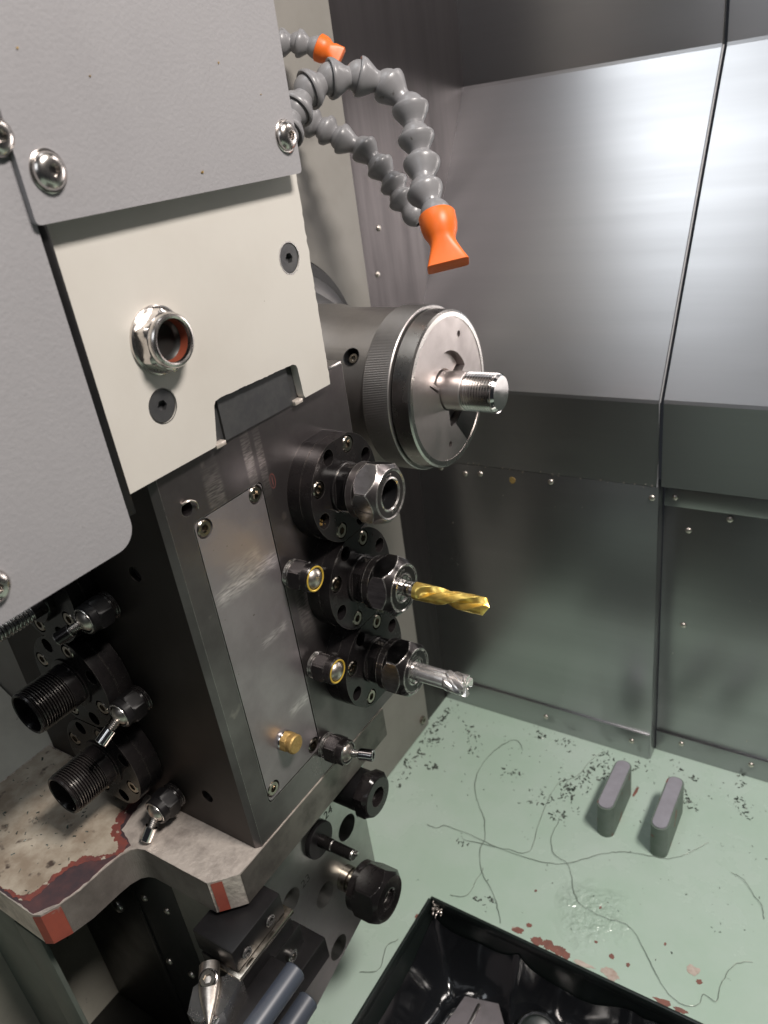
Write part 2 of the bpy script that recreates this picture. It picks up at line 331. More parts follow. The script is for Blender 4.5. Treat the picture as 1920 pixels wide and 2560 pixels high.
def rrect(y0, y1, z0, z1, r, n=5):
    out = []
    for cx, cy, a in ((y1 - r, z1 - r, 0), (y0 + r, z1 - r, 90), (y0 + r, z0 + r, 180), (y1 - r, z0 + r, 270)):
        for i in range(n + 1):
            t = math.radians(a + 90 * i / n); out.append((cx + r * math.cos(t), cy + r * math.sin(t)))
    return out

def catmull(pts, k=6):
    P = [Vector(p) for p in pts]; out = []
    for i in range(len(P) - 1):
        p0 = P[max(i - 1, 0)]; p1 = P[i]; p2 = P[i + 1]; p3 = P[min(i + 2, len(P) - 1)]
        for j in range(k):
            t = j / k
            out.append(0.5 * ((2 * p1) + (p2 - p0) * t + (2 * p0 - 5 * p1 + 4 * p2 - p3) * t * t + (3 * p1 - p0 - 3 * p2 + p3) * t ** 3))
    out.append(P[-1]); return out

def tube(bm, pts, r, n=6):
    prev = None
    for i, p in enumerate(pts):
        d = (pts[min(i + 1, len(pts) - 1)] - pts[max(i - 1, 0)]).normalized()
        f = frame(p, d)
        rr = r(i / (len(pts) - 1)) if callable(r) else r
        ring = [bm.verts.new(f @ Vector((0, rr * math.cos(2 * PI * k / n), rr * math.sin(2 * PI * k / n)))) for k in range(n)]
        if prev:
            for k in range(n): bm.faces.new((prev[k], prev[(k + 1) % n], ring[(k + 1) % n], ring[k]))
        else: bm.faces.new(ring)
        prev = ring
    bm.faces.new(prev)

def mesh_of(name, bm, mat, smooth=38, recalc=True):
    if recalc: bmesh.ops.recalc_face_normals(bm, faces=bm.faces[:])
    for v in bm.verts: v.co *= S
    me = bpy.data.meshes.new(name); bm.to_mesh(me); bm.free()
    if smooth:
        me.polygons.foreach_set('use_smooth', [True] * len(me.polygons))
        me.set_sharp_from_angle(angle=math.radians(smooth))
    me.materials.append(mat)
    return me

def put(name, me, parent=None, m=None):
    o = bpy.data.objects.new(name, me); COL.objects.link(o)
    if parent: o.parent = parent
    if m is not None:
        q = m.copy(); q.translation *= S
        o.matrix_basis = q
    return o

def part(name, mat, fn, parent=None, smooth=38, m=None, recalc=True):
    bm = bmesh.new(); fn(bm)
    return put(name, mesh_of(name, bm, mat, smooth, recalc), parent, m)

def tag(o, label=None, cat=None, group=None, kind=None):
    if label: o['label'] = label
    if cat: o['category'] = cat
    if group: o['group'] = group
    if kind: o['kind'] = kind
    return o

def thing(name, label, cat, o=(0, 0, 0), group=None, rot=None):
    e = bpy.data.objects.new(name, None); COL.objects.link(e)
    e.empty_display_size = 0.01
    m = Matrix.Translation(Vector(o) * S)
    if rot is not None: m = m @ rot.to_4x4()
    e.matrix_basis = m
    return tag(e, label, cat, group)

def copy_tree(src, parent=None):
    c = src.copy(); COL.objects.link(c); c.parent = parent
    for k in list(src.children):
        copy_tree(k, c)
    return c

def cut_hole(o, m, r, dep):
    """bore a round hole into a mesh object; m = hole frame in mm, +X outward"""
    bm = bmesh.new(); lathe(bm, [(-dep, r), (dep, r)], n=28, m=m)
    c = bpy.data.objects.new('cutter', mesh_of('cutter', bm, o.data.materials[0], 0)); COL.objects.link(c)
    mod = o.modifiers.new('bore', 'BOOLEAN'); mod.operation = 'DIFFERENCE'; mod.object = c; mod.solver = 'EXACT'
    keep = o.matrix_basis.copy(); par = o.parent
    o.parent = None; o.matrix_basis = Matrix.Identity(4)
    c.matrix_basis = Matrix.Translation(-keep.translation)
    dg = bpy.context.evaluated_depsgraph_get(); dg.update()
    me = bpy.data.meshes.new_from_object(o.evaluated_get(dg))
    o.modifiers.clear(); o.data = me
    o.parent = par; o.matrix_basis = keep
    bpy.data.objects.remove(c)

# shared screw meshes (local +X out of the surface, x=0 at the head's seat)
def cap_screw_mesh(name, r, h, hx, mat, dep=None):
    bm = bmesh.new()
    dep = dep or h * 0.7
    lathe(bm, [(0, r), (h - 0.25 * r * 0.5, r), (h, r * 0.88), (h, polyr(6, hx)), (h - dep, polyr(6, hx)), (h - dep - hx * 0.3, 0)], n=36, cap=False)
    return mesh_of(name, bm, mat, 30)

def button_mesh(name, r, h, hx, mat):
    bm = bmesh.new()
    pr = [(0, r), (0.15 * h, r)] + [(h * (0.15 + 0.85 * math.sin(a)), hx * 1.15 + (r - hx * 1.15) * math.cos(a)) for a in [PI / 2 * i / 7 for i in range(1, 8)]]
    pr += [(h, polyr(6, hx)), (h * 0.45, polyr(6, hx)), (h * 0.35, 0)]
    lathe(bm, pr, n=36, cap=False)
    return mesh_of(name, bm, mat, 30)

def flat_mesh(name, r, hx, mat):
    bm = bmesh.new()
    lathe(bm, [(-3, r * 0.6), (-0.4, r * 0.98), (0, r), (0, polyr(6, hx)), (-2.5, polyr(6, hx)), (-3, 0)], n=40, cap=False)
    return mesh_of(name, bm, mat, 30)

def small_dome(name, r, h, mat):
    bm = bmesh.new()
    lathe(bm, [(0, r), (h * 0.2, r)] + [(h * (0.2 + 0.8 * math.sin(a)), r * math.cos(a)) for a in [PI / 2 * i / 5 for i in range(1, 5)]] + [(h, 0)], n=20, cap=False)
    return mesh_of(name, bm, mat, 50)

ME = {}
ME['cap6'] = cap_screw_mesh('cap_screw', 4.5, 3.6, 2.1, M['screw'])
ME['cap5'] = cap_screw_mesh('cap_screw_small', 4.6, 3.0, 2.15, M['screw'])
ME['cap_black'] = cap_screw_mesh('cap_screw_black', 3.6, 1.6, 1.8, M['nut_black'], 1.4)
ME['cap_chrome'] = cap_screw_mesh('cap_screw_bright', 4.2, 3.6, 2.0, M['steel'])
ME['button'] = button_mesh('button_bolt', 6.6, 4.0, 2.0, M['bolt'])
ME['flat'] = flat_mesh('flat_screw', 7.2, 2.4, M['screw_dark'])
ME['dome'] = small_dome('dome_screw', 2.8, 1.9, M['ball'])
ME['dome_big'] = small_dome('dome_bolt', 6.0, 3.2, M['steel'])
FY = frame((0, 0, 0), (0, -1, 0))                                   # local +X to world -Y
def at_x(x, y, z): return Matrix.Translation((x, y, z))
def at_y(x, y, z): return Matrix.Translation((x, y, z)) @ FY

# ================================================================== SETTING
FZ = -630.0
def f_floor(bm):
    plate(bm, [(-1000, -700), (700, -700), (700, 641), (-1000, 641)], FZ - 8, FZ, [([(-287, -60), (330, -60), (330, 374.5), (-287, 374.5)], None)], m=PZ)
# PZ maps plate coords (p0, p1) -> world (x, y)
floor = part('floor', M['floor'], f_floor, smooth=0)
tag(floor, 'pale green painted cabin floor strewn with fine metal chips', kind='structure')

enc = thing('back_wall', 'brushed stainless sheet wall at the back of the machine cabin', 'wall', (-160, 622, -630))
enc['kind'] = 'structure'; del enc['category']
B0 = Vector((-160, 622, -630))
def wpart(name, mat, fn, smooth=38, parent=enc):
    return part(name, mat, fn, parent, smooth, Matrix.Translation(-B0))
wpart('sheet_panel', M['stainless'], lambda bm: box(bm, (-408, 621.5, -630), (-159.6, 640, -311.4), 0.5))
wpart('sheet_panel', M['stainless'], lambda bm: box(bm, (-159.0, 640, -630), (420, 660, -316), 0.4))
wpart('cover_rail', M['stainless'], lambda bm: box(bm, (-158.6, 638.2, -336.5), (420, 640.2, -318.5), 0.4))
wpart('kick_strip', M['stainless'], lambda bm: box(bm, (-404, 619.8, -629.8), (-161.2, 621.7, -597), 0.4))
wpart('kick_strip', M['stainless'], lambda bm: box(bm, (-158.6, 637.8, -629.8), (420, 640.2, -604), 0.4))
def bent(x0, x1, th=1.6, dy=0.0, hem=True):
    def fn(bm):
        P = [(621.5 + dy, -311), (621.5 + dy, -234.5), (622.3 + dy, -231.5), (788.0 + dy, 21.5), (789 + dy, 24.5), (789 + dy, 420)]
        Q = [(y + th, z) for y, z in P]
        ring = P + Q[::-1]
        A = [bm.verts.new((x0, y, z)) for y, z in ring]; Bv = [bm.verts.new((x1, y, z)) for y, z in ring]
        n = len(ring)
        for i in range(n): bm.faces.new((A[i], A[(i + 1) % n], Bv[(i + 1) % n], Bv[i]))
        k = len(P)
        for V in (A, Bv):
            for i in range(k - 1): bm.faces.new((V[i], V[i + 1], V[n - 2 - i], V[n - 1 - i]))
    return fn
wpart('bent_sheet', M['stainless'], bent(-408, -161.0), 12)
wpart('bent_sheet', M['stainless'], bent(-158.0, 420, 1.6, 2.0), 12)
# rolled seam lip between the two bent sheets
def seam(bm):
    P = [Vector((-160.5, 620.8, -311)), Vector((-160.5, 620.8, -233)), Vector((-160.5, 787.6, 23)), Vector((-160.5, 788.2, 420))]
    tube(bm, P, 1.0, 10)
wpart('seam_lip', M['seam'], seam, 50)
for x, z, y, k in ((-165, -322, 621.5, 'dome'), (-259, -319, 621.5, 'dome'), (-333, -320, 621.5, 'dome'), (-378, -319, 621.5, 'dome'), (-137, -359.5, 640, 'dome'), (-103, -341.6, 638.2, 'dome'), (-137.5, -463.8, 640, 'dome'),
                   (-149.4, -327, 638.2, 'dome'), (-179, -611, 619.8, 'dome'), (-275, -613, 619.8, 'dome'), (-133, -612, 637.8, 'dome'), (-66, -613, 637.8, 'dome'), (-350, -322, 621.5, 'dome')):
    o = put('dome_screw', ME[k], enc, at_y(x + 160, y - 622, z + 630))
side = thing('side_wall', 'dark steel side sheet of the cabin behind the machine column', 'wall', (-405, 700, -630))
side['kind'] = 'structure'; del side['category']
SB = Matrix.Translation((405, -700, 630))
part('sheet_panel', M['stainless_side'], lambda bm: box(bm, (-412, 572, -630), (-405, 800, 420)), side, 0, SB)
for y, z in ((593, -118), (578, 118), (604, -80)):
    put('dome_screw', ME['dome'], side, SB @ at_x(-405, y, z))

# ================================================================== COLUMN AND SPINDLE
col = thing('headstock_column', 'tall cream painted machine column behind the large round chuck', 'column', (-520, 430, -630))
CB = Matrix.Translation((520, -430, 630))
part('casting', M['cream_cast'], lambda bm: box(bm, (-640, 205, -629.5), (-400, 570.5, 420), 3.0, 3), col, 38, CB)
part('flange_ring', M['black_matt'], lambda bm: lathe(bm, [(-401, 93), (-397, 93), (-395.5, 91.5), (-395.5, 60)], n=72, m=Matrix.Translation((0, 446, -168)), cap=False), col, 38, CB)
put('dome_screw', ME['cap5'], col, CB @ at_x(-400, 556, -611))

AX = (446.0, -168.0)
sp = thing('main_spindle', 'large round steel chuck with knurled ring gripping a threaded rod', 'chuck', (-395, AX[0], AX[1]))
SM = Matrix.Translation((395, 0, 0))
part('cone_flange', M['satin_dark'], lambda bm: lathe(bm, [(-395, 80), (-388, 80), (-386, 78), (-384.5, 68), (-372, 62), (-370, 58)], n=72, cap=False), sp, 38, SM)
def f_body(bm):
    lathe(bm, [(-395, 58), (-352, 58), (-346, 55.5), (-291, 55.5), (-288, 53)], n=96, cap=True)
slv = part('sleeve', M['satin'], f_body, sp, 30, SM)
# radial screw recess on the sleeve
def radial(ang, x):
    d = Vector((0, math.cos(ang), math.sin(ang)))
    return frame((x, d.y * 55.3, d.z * 55.3), d)
for ang, x in ((math.radians(141), -305), (math.radians(215), -287), (math.radians(128), -356)):
    m = SM @ radial(ang, x)
    cut_hole(slv, m, 5.9, 7)
    part('screw_recess', M['hole'], lambda bm: lathe(bm, [(0.35, 6.3), (0.1, 5.8), (-5, 5.6), (-5, 0)], n=28, cap=False), sp, 30, m)
    put('set_screw', ME['cap5'], sp, m @ Matrix.Translation((-4.8, 0, 0)) @ Matrix.Scale(0.8, 4))
kn = lambda a: 57.2 + (0.10 if round(a / (2 * PI) * 640) % 2 else -0.10)
def f_knurl(bm):
    lathe(bm, [(-292, 54), (-291.6, 56.6), (-291.2, 57.0), (-291.0, kn), (-271.8, kn), (-271.6, 57.0), (-271.2, 56.6), (-271.2, 52)], n=640, cap=False)
part('knurled_ring', M['knurl'], f_knurl, sp, 20, SM)
part('groove_ring', M['black_matt'], lambda bm: lathe(bm, [(-272, 53.0), (-269.4, 53.0)], n=72, cap=False), sp, 38, SM)
part('polished_ring', M['steel'], lambda bm: lathe(bm, [(-270.0, 50), (-270.0, 54.6), (-269.6, 55.0), (-258.0, 54.2), (-257.1, 52.7), (-257.0, 49.5), (-262, 49.2)], n=96, cap=False), sp, 20, SM)
# face plate: two jaw segments with slots round the bore
def f_face(bm):
    bore = []
    # bore with a pocket at the top and a slot at the bottom
    for i in range(48):
        a = 2 * PI * i / 48
        r = 14.4
        d = math.degrees(a) % 360
        if 18 < d < 152: r = 27.0
        if 262 < d < 318: r = 26.0
        bore.append((r * math.cos(a), r * math.sin(a)))
    out = []
    for i in range(96):
        a = 2 * PI * i / 96; d = math.degrees(a) % 360
        r = 49.4
        out.append((r * math.cos(a), r * math.sin(a)))
    holes = [(bore, 9), (circ(20, 34, 2.2, 14), 6), (circ(-6, -38, 2.2, 14), 6)]
    holes.append(([(-26, 12), (-25, 10), (-15, -0.2 + 2), (-14.2, 4)], 8))
    plate(bm, out, -268, -257.4, holes)
part('jaw_face', M['face_steel'], f_face, sp, 20, SM)
part('jaw_segment', M['face_steel'], lambda bm: plate(bm, [(24.6 * math.cos(math.radians(a)), 24.6 * math.sin(math.radians(a))) for a in range(30, 147, 4)] + [(14.8 * math.cos(math.radians(a)), 14.8 * math.sin(math.radians(a))) for a in range(146, 29, -6)], -268, -262.0), sp, 20, SM)
part('jaw_segment', M['guard'], lambda bm: plate(bm, [(24.6 * math.cos(math.radians(a)), 24.6 * math.sin(math.radians(a))) for a in range(266, 314, 4)] + [(14.8 * math.cos(math.radians(a)), 14.8 * math.sin(math.radians(a))) for a in range(312, 265, -6)], -268, -262.5), sp, 20, SM)
# dropped relief segment on the lower right of the face
part('relief_plate', M['guard'], lambda bm: plate(bm, [(4, -26), (8, -24.5), (22, -15), (30, -12), (46, -15.5), (40, -28), (30, -38), (19, -45), (12, -36)], -257.8, -257.25), sp, 20, SM)

rod = thing('threaded_rod', 'bright threaded steel rod sticking out of the large chuck', 'rod', (-264, AX[0], AX[1]))
RM = Matrix.Translation((264, 0, 0))
def f_shank(bm): lathe(bm, [(-266, 13.4), (-243.8, 13.4), (-243.2, 12.8)], n=64, cap=True)
part('shank', M['face_steel'], f_shank, rod, 30, RM)
def f_thread(bm):
    pr = [(-243.2, 12.0), (-242.0, 13.4)]
    x = -242.0
    while x < -221.5:
        pr += [(x + 0.25, 13.5), (x + 0.9, 12.3), (x + 1.2, 12.3), (x + 1.85, 13.5)]; x += 2.0
    pr += [(-220.8, 13.2), (-218.4, 11.6), (-218.2, 0)]
    lathe(bm, pr, n=64, cap=False)
part('thread', M['chrome'], f_thread, rod, 25, RM)

# ================================================================== COVERS AND MOUNTING PLATE
def f_upper(bm):
    plate(bm, rrect(173.5, 325.6, -15.0, 260, 2.2), -261.5, -259.0)
uc = thing('grey_cover', 'grey powder coated cover plate with two domed bolts above the cream plate', 'cover plate', (-260, 250, -15))
UM = Matrix.Translation((260, -250, 15))
part('sheet', M['grey_paint'], f_upper, uc, 25, UM)
for y, z, n in ((184.4, 1.6, 0), (317.4, 2.0, 0)):
    put('button_bolt', ME['button'], uc, UM @ at_x(-259.0, y, z) @ Matrix.Rotation(0.4, 4, 'X'))
    part('bolt_washer', M['bolt'], lambda bm: lathe(bm, [(-0.1, 7.4), (0.5, 7.4), (0.7, 7.1), (0.7, 6)], n=40, cap=False), uc, 30, UM @ at_x(-259.0, y, z))
part('post', M['guard'], lambda bm: box(bm, (-269, 180, -12), (-261.6, 322, 200)), uc, 0, UM)

mp_ = thing('mounting_plate', 'cream painted mounting plate with chrome hex plug and notched lower edge', 'mounting plate', (-269, 255, -125))
MM = Matrix.Translation((269, -255, 125))
def wob(a, b, n, amp, sd):
    out = []
    for i in range(n):
        t = i / n
        p = Vector((a[0] + (b[0] - a[0]) * t, a[1] + (b[1] - a[1]) * t))
        q = amp * (noise.noise((p.x * 0.5 + sd, p.y * 0.5, 0.3)) + 0.5 * noise.noise((p.x * 1.7 + sd, p.y * 1.7, 4)))
        d = Vector((b[1] - a[1], a[0] - b[0])).normalized()
        out.append((p.x + d.x * q, p.y + d.y * q))
    return out
def f_mount(bm):
    o = [(181.4, -125.4)] + [(181.2, 120), (330.6, 120)] + wob((330.6, -12), (329.6, -124.6), 60, 0.55, 3)
    o += [(329.4, -125.2), (306.4, -125.2), (305.4, -123.5)] + [(304.4, -108.0), (303.6, -106.2), (301.6, -105.2)] + wob((300.6, -105.0), (244, -104.0), 36, 0.35, 9) + [(242.4, -104.6), (241.0, -106.4)] + [(237.0, -123.5), (235.6, -125.2)]
    plate(bm, o, -271.7, -267.0, [(circ(314.1, -53.2, 7.6, 36), 4.0), (circ(212.0, -96.0, 7.6, 36), 4.0)])
part('plate_body', M['cream_plate'], f_mount, mp_, 25, MM)
for y, z, w in ((314.1, -53.2, 0.55), (212.0, -96.0, 0.2)):
    put('flat_screw', ME['flat'], mp_, MM @ at_x(-267.35, y, z))
    def f_ring(bm, w=w):
        def rr(a): return 7.75 + w * (0.7 + 0.9 * noise.noise((math.cos(a) * 6, math.sin(a) * 6, y)))
        lathe(bm, [(0.12, 7.5), (0.12, rr)], n=64, cap=False)
    part('bare_rim', M['steel'], f_ring, mp_, 0, MM @ at_x(-267.0, y, z))
hx = part('hex_plug', M['bolt'], lambda bm: lathe(bm, [(0, 12.6), (1.6, 12.6), (2.2, 12.0), (2.2, polyr(6, 10.2, 0.5)), (8.5, polyr(6, 10.2, 0.5)), (9.6, lambda a: min(polyr(6, 10.2, 0.5)(a), 10.4)), (9.8, 10.0), (12.4, 9.9), (13.4, 9.4), (13.8, 8.6), (13.3, 7.9), (12, 7.7), (1, 7.6)], n=96, cap=False), mp_, 28, MM @ at_x(-267, 218.6, -68.5) @ Matrix.Diagonal((0.78, 1.17, 1.17, 1.0)))
part('plug_lining', M['red_bore'], lambda bm: lathe(bm, [(11.8, 7.75), (6.0, 7.3)], n=48, cap=False), hx, 30)
part('plug_bore', M['guard'], lambda bm: lathe(bm, [(6.0, 7.35), (5.0, 6.6), (3.2, 6.0), (2.6, 0)], n=48, cap=False), hx, 30)

sc = thing('grey_cover', 'plain grey cover sheet filling the left edge beside the cream plate', 'cover plate', (-263, 60, -143))
def f_side(bm):
    o = [(-260, -143.9), (165.9, -143.9)] + [(165.9 + 9.6 * math.sin(a), -134.3 - 9.6 * math.cos(a)) for a in [PI / 2 * i / 8 for i in range(1, 9)]] + [(175.4, 260), (-260, 260)]
    plate(bm, o, -264.5, -261.8)
part('sheet', M['grey_paint'], f_side, sc, 25, Matrix.Translation((263, -60, 143)))
part('edge_gasket', M['black_matt'], lambda bm: box(bm, (-268, 175.6, -133), (-264.0, 181.0, 200), 0.3), sc, 30, Matrix.Translation((263, -60, 143)))
for y, z in ((112.6, -128.5), (170.2, 14.0)):
    put('button_bolt', ME['button'], sc, Matrix.Translation((263, -60, 143)) @ at_x(-261.8, y, z))

# ================================================================== TOOL BLOCK
tb = thing('tool_block', 'dark ground steel tool block with an inset screwed cover plate', 'tool block', (-360, 270, -366))
TM = Matrix.Translation((360, -270, 366))
PL = rrect(214.2, 265.2, -344.4, -157.0, 3.0, 4)
def f_block(bm):
    o = [(201, -365.8), (349.2, -365.8), (349.2, -118), (201, -118)]
    holes = [(PL, 7), (circ(213.6, -148.6, 3.6, 20), 9)]
    plate(bm, o, -470, -272, holes)
part('block_body', M['dark_steel'], f_block, tb, 25, TM)
# chamfered corner and left flank
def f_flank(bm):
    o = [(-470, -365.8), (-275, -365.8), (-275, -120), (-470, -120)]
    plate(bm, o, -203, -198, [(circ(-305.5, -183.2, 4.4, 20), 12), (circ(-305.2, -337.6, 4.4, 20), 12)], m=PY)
part('flank_face', M['shade_flank_steel'], f_flank, tb, 25, TM)
def f_ch(bm):
    v = [bm.verts.new(p) for p in ((-275, 198, -365.8), (-272, 201, -365.8), (-272, 201, -119), (-275, 198, -119))]
    bm.faces.new(v)
part('chamfer_edge', M['dark_steel'], f_ch, tb, 0, TM)
IN = rrect(214.95, 264.6, -343.7, -157.7, 2.6, 4)
SCR = ((221.0, -163.0), (259.2, -162.6), (220.2, -337.6), (259.6, -338.0))
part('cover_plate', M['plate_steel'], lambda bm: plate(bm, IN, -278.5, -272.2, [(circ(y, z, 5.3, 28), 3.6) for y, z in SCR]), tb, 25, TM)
for y, z in SCR:
    put('cap_screw', ME['cap6'], tb, TM @ at_x(-275.8, y, z) @ Matrix.Rotation(y, 4, 'X'))
def f_brass(bm):
    lathe(bm, [(2.2, 5.6), (7.2, 5.6), (7.8, 5.9), (9.4, 5.9), (10.2, 5.2), (10.2, 0)], n=40, cap=False)
bp_ = part('brass_plug', M['brass'], f_brass, tb, 30, TM @ at_x(-272.2, 236.6, -313.4))
part('hex_base', M['brass'], lambda bm: lathe(bm, [(1.8, polyr(6, 5.6, 0.3)), (5.4, polyr(6, 5.6, 0.3)), (6.0, 5.5)], n=36, cap=True), bp_, 30)
part('zinc_collar', M['chrome'], lambda bm: lathe(bm, [(-0.1, 6.3), (1.4, 6.2), (2.0, 5.8), (2.0, 4)], n=40, cap=False), bp_, 30)
# slide plate in the notch of the cream plate
def f_slide(bm):
    plate(bm, rrect(238, 305, -126.5, -103, 2), -290, -271.9)
part('notch_back', M['screw_dark'], f_slide, tb, 25, TM)
def f_gib(bm):
    o = [(246.6, -127), (247.0, -112), (299.0, -112.2), (299.4, -127)]
    plate(bm, rrect(246.4, 299.2, -126.6, -103.4, 0.8), -271.8, -270.4)
part('gib_plate', M['screw_dark'], f_gib, tb, 25, TM)
for y in (241.2, 302.6):
    part('gib_step', M['base_steel'], lambda bm: box(bm, (-272.5, y - 3.4, -127.6), (-268.6, y + 3.4, -125.2), 0.4), tb, 25, TM)
part('corner_cap', M['steel'], lambda bm: box(bm, (-300, 329.8, -120.2), (-271.9, 349.25, -117.6), 0.8), tb, 25, TM)
part('stamped_mark', M['rust'], lambda bm: (lathe(bm, [(0.05, lambda a: 1 / math.sqrt((math.cos(a) / 2.2) ** 2 + (math.sin(a) / 4.4) ** 2)), (0.05, lambda a: 1 / math.sqrt((math.cos(a) / 1.8) ** 2 + (math.sin(a) / 3.9) ** 2))], n=32, cap=False), box(bm, (-0.02, -0.3, -2.6), (0.05, 0.3, 2.6))), tb, 0, TM @ at_x(-272, 273.3, -161))

# ================================================================== FRONT COLLET SPINDLES (local: origin on the face, +X outward)
def trunc(r, h, n=96):
    out = []
    for i in range(n):
        a = 2 * PI * (i + 0.5) / n
        rr = min(r, h / max(1e-6, abs(math.sin(a))))
        out.append((rr * math.cos(a), rr * math.sin(a)))
    return out

BOLT_A = (71, 158, 246, 334)
HOLE_A = (115, 203, 291, 25)
def nut_profile(ap, a0, x0, xf, hole):
    cr = ap / math.cos(PI / 6)
    hexf = polyr(6, ap, a0)
    pr = [(x0, ap - 2.2), (x0 + 0.6, ap - 0.6), (x0 + 1.2, ap - 0.05)]
    xs = []
    xh = x0 + 5.6
    for i in range(5): xs.append((x0 + 1.2 + (xh - x0 - 1.2) * (i + 1) / 5, ap - 0.05))
    for i in range(12):
        t = (i + 1) / 12; xs.append((xh + 4.2 * t, ap + (cr - ap + 0.25) * t))
    xe = xf - 5.4
    for i in range(4): xs.append((xh + 4.2 + (xe - xh - 4.2) * (i + 1) / 4, cr + 0.25))
    rf = ap - 1.9
    for i in range(16):
        t = (i + 1) / 16; xs.append((xe + (xf - xe) * t, cr + 0.25 - (cr + 0.25 - rf) * t))
    out = list(pr)
    for x, r in xs:
        out.append((x, (lambda a, r=r: min(r, hexf(a)))))
    out += [(xf, ap - 2.6), (xf - 0.5, ap - 3.2), (xf - 0.5, hole + 1.4), (xf - 0.2, hole + 0.7), (xf - 0.9, hole), (xf - 7, hole)]
    return out

def flats(o, ap, a0, xmin, mat):
    """ground hexagon flats get their own polished steel"""
    o.data.materials.append(mat)
    for p in o.data.polygons:
        n = p.normal
        if p.center.x / S > xmin and abs(n.x) < 0.03:
            a = (math.atan2(n.z, n.y) - a0) % (PI / 3)
            if abs(a - PI / 6) < 0.012: p.material_index = 1

def collet(bm, r, ri, x):
    # eight leaves with slots between them
    for k in range(8):
        a0 = 2 * PI * k / 8 + 0.07; a1 = 2 * PI * (k + 1) / 8 - 0.07
        pts = [(r * math.cos(a0 + (a1 - a0) * i / 5), r * math.sin(a0 + (a1 - a0) * i / 5)) for i in range(6)]
        pts += [(ri * math.cos(a1 - (a1 - a0) * i / 3), ri * math.sin(a1 - (a1 - a0) * i / 3)) for i in range(4)]
        plate(bm, pts, x - 6, x)

def text_mesh(name, body, size, mat, ext=0.15, radius=None, font_m=None):
    """lettering as a flat raised mesh in the local YZ plane facing +X; bent round a circle when radius is given (mm)"""
    cu = bpy.data.curves.new(name, 'FONT'); cu.body = body; cu.size = size; cu.extrude = ext; cu.align_x = 'CENTER'; cu.align_y = 'CENTER'
    o = bpy.data.objects.new(name, cu); COL.objects.link(o)
    dg = bpy.context.evaluated_depsgraph_get(); dg.update()
    me = bpy.data.meshes.new_from_object(o.evaluated_get(dg))
    bpy.data.objects.remove(o); bpy.data.curves.remove(cu)
    for v in me.vertices:
        x, y, z = v.co
        if radius:
            a = PI / 2 - x / radius; rr = radius + y
            v.co = Vector((z, rr * math.cos(a), rr * math.sin(a))) * S
        else: v.co = Vector((z, x, y)) * S
    me.materials.clear(); me.materials.append(mat)
    return me
LETTER = text_mesh('lettering', 'ALUKIN', 2.5, M['steel'], 0.06, 10.9)
LETTER2 = text_mesh('lettering', 'ER 20', 2.3, M['steel'], 0.06, -11.0)

def spindle_base(root, cover_rot=0.0):
    part('flange', M['black'], lambda bm: (plate(bm, trunc(32, 30.5), 0, 8.9), plate(bm, trunc(31.2, 30.0), 8.7, 9.3), plate(bm, trunc(31.8, 30.4), 9.2, 17, [(circ(25.2 * math.cos(math.radians(a)), 25.2 * math.sin(math.radians(a)), 5.25, 28), 2.8) for a in BOLT_A] + [(circ(25.6 * math.cos(math.radians(a)), 25.6 * math.sin(math.radians(a)), 4.7, 24), 7) for a in HOLE_A])), root, 25)
    for a in BOLT_A:
        y, z = 25.2 * math.cos(math.radians(a)), 25.2 * math.sin(math.radians(a))
        put('cap_screw', ME['cap5'], root, at_x(14.0, y, z) @ Matrix.Rotation(a, 4, 'X'))
    for a in HOLE_A:
        y, z = 25.6 * math.cos(math.radians(a)), 25.6 * math.sin(math.radians(a))
        put('set_screw', ME['cap_black'], root, at_x(10.2, y, z))

def front_spindle(name, label, z, a0, worn, tool_r):
    t = thing(name, label, 'collet spindle', (-272, 313, z), 'collet spindles on the front of the tool block')
    spindle_base(t)
    fl = lambda a: min(14.6, 12.2 / max(1e-6, abs(math.cos(a - math.radians(168)))))
    part('collar', M['black'], lambda bm: lathe(bm, [(16.5, 15.2), (18.6, 15.2), (19.0, 14.8), (19.0, fl), (25.4, fl), (25.4, 14.8), (26.0, 15.0), (28, 15.0)], n=72, cap=False), t, 25)
    nm = M['nut_worn'] if worn else M['nut_black']
    nu = part('collet_nut', nm, lambda bm: lathe(bm, nut_profile(16.6, math.radians(a0), 27.0, 48.0, 7.6 if tool_r else 8.4), n=144, cap=False), t, 14)
    flats(nu, 16.6, math.radians(a0), 33.0, M['flat_nut'])
    put('lettering', LETTER, nu, at_x(47.55, 0, 0) @ Matrix.Rotation(math.radians(8), 4, 'X'))
    put('lettering', LETTER2, nu, at_x(47.55, 0, 0) @ Matrix.Rotation(math.radians(8), 4, 'X'))
    if tool_r:
        part('collet', M['steel'], lambda bm: collet(bm, 7.4, tool_r, 47.3), t, 20)
    else:
        part('empty_bore', M['hole'], lambda bm: lathe(bm, [(46.6, 8.5), (44, 8.2), (40, 7.4), (40, 6.6), (24, 6.2), (24, 0)], n=48, cap=False), t, 25)
    return t
SZ = (-181.0, -242.5, -304.0)
front_spindle('collet_spindle', 'black flanged spindle with worn bright empty nut, topmost of three', SZ[0], 39, True, 0)
front_spindle('collet_spindle', 'black flanged spindle whose collet nut clamps the gold drill', SZ[1], 15, False, 5.0)
front_spindle('collet_spindle', 'black flanged spindle whose collet nut clamps the silver end mill', SZ[2], 17, False, 5.7)

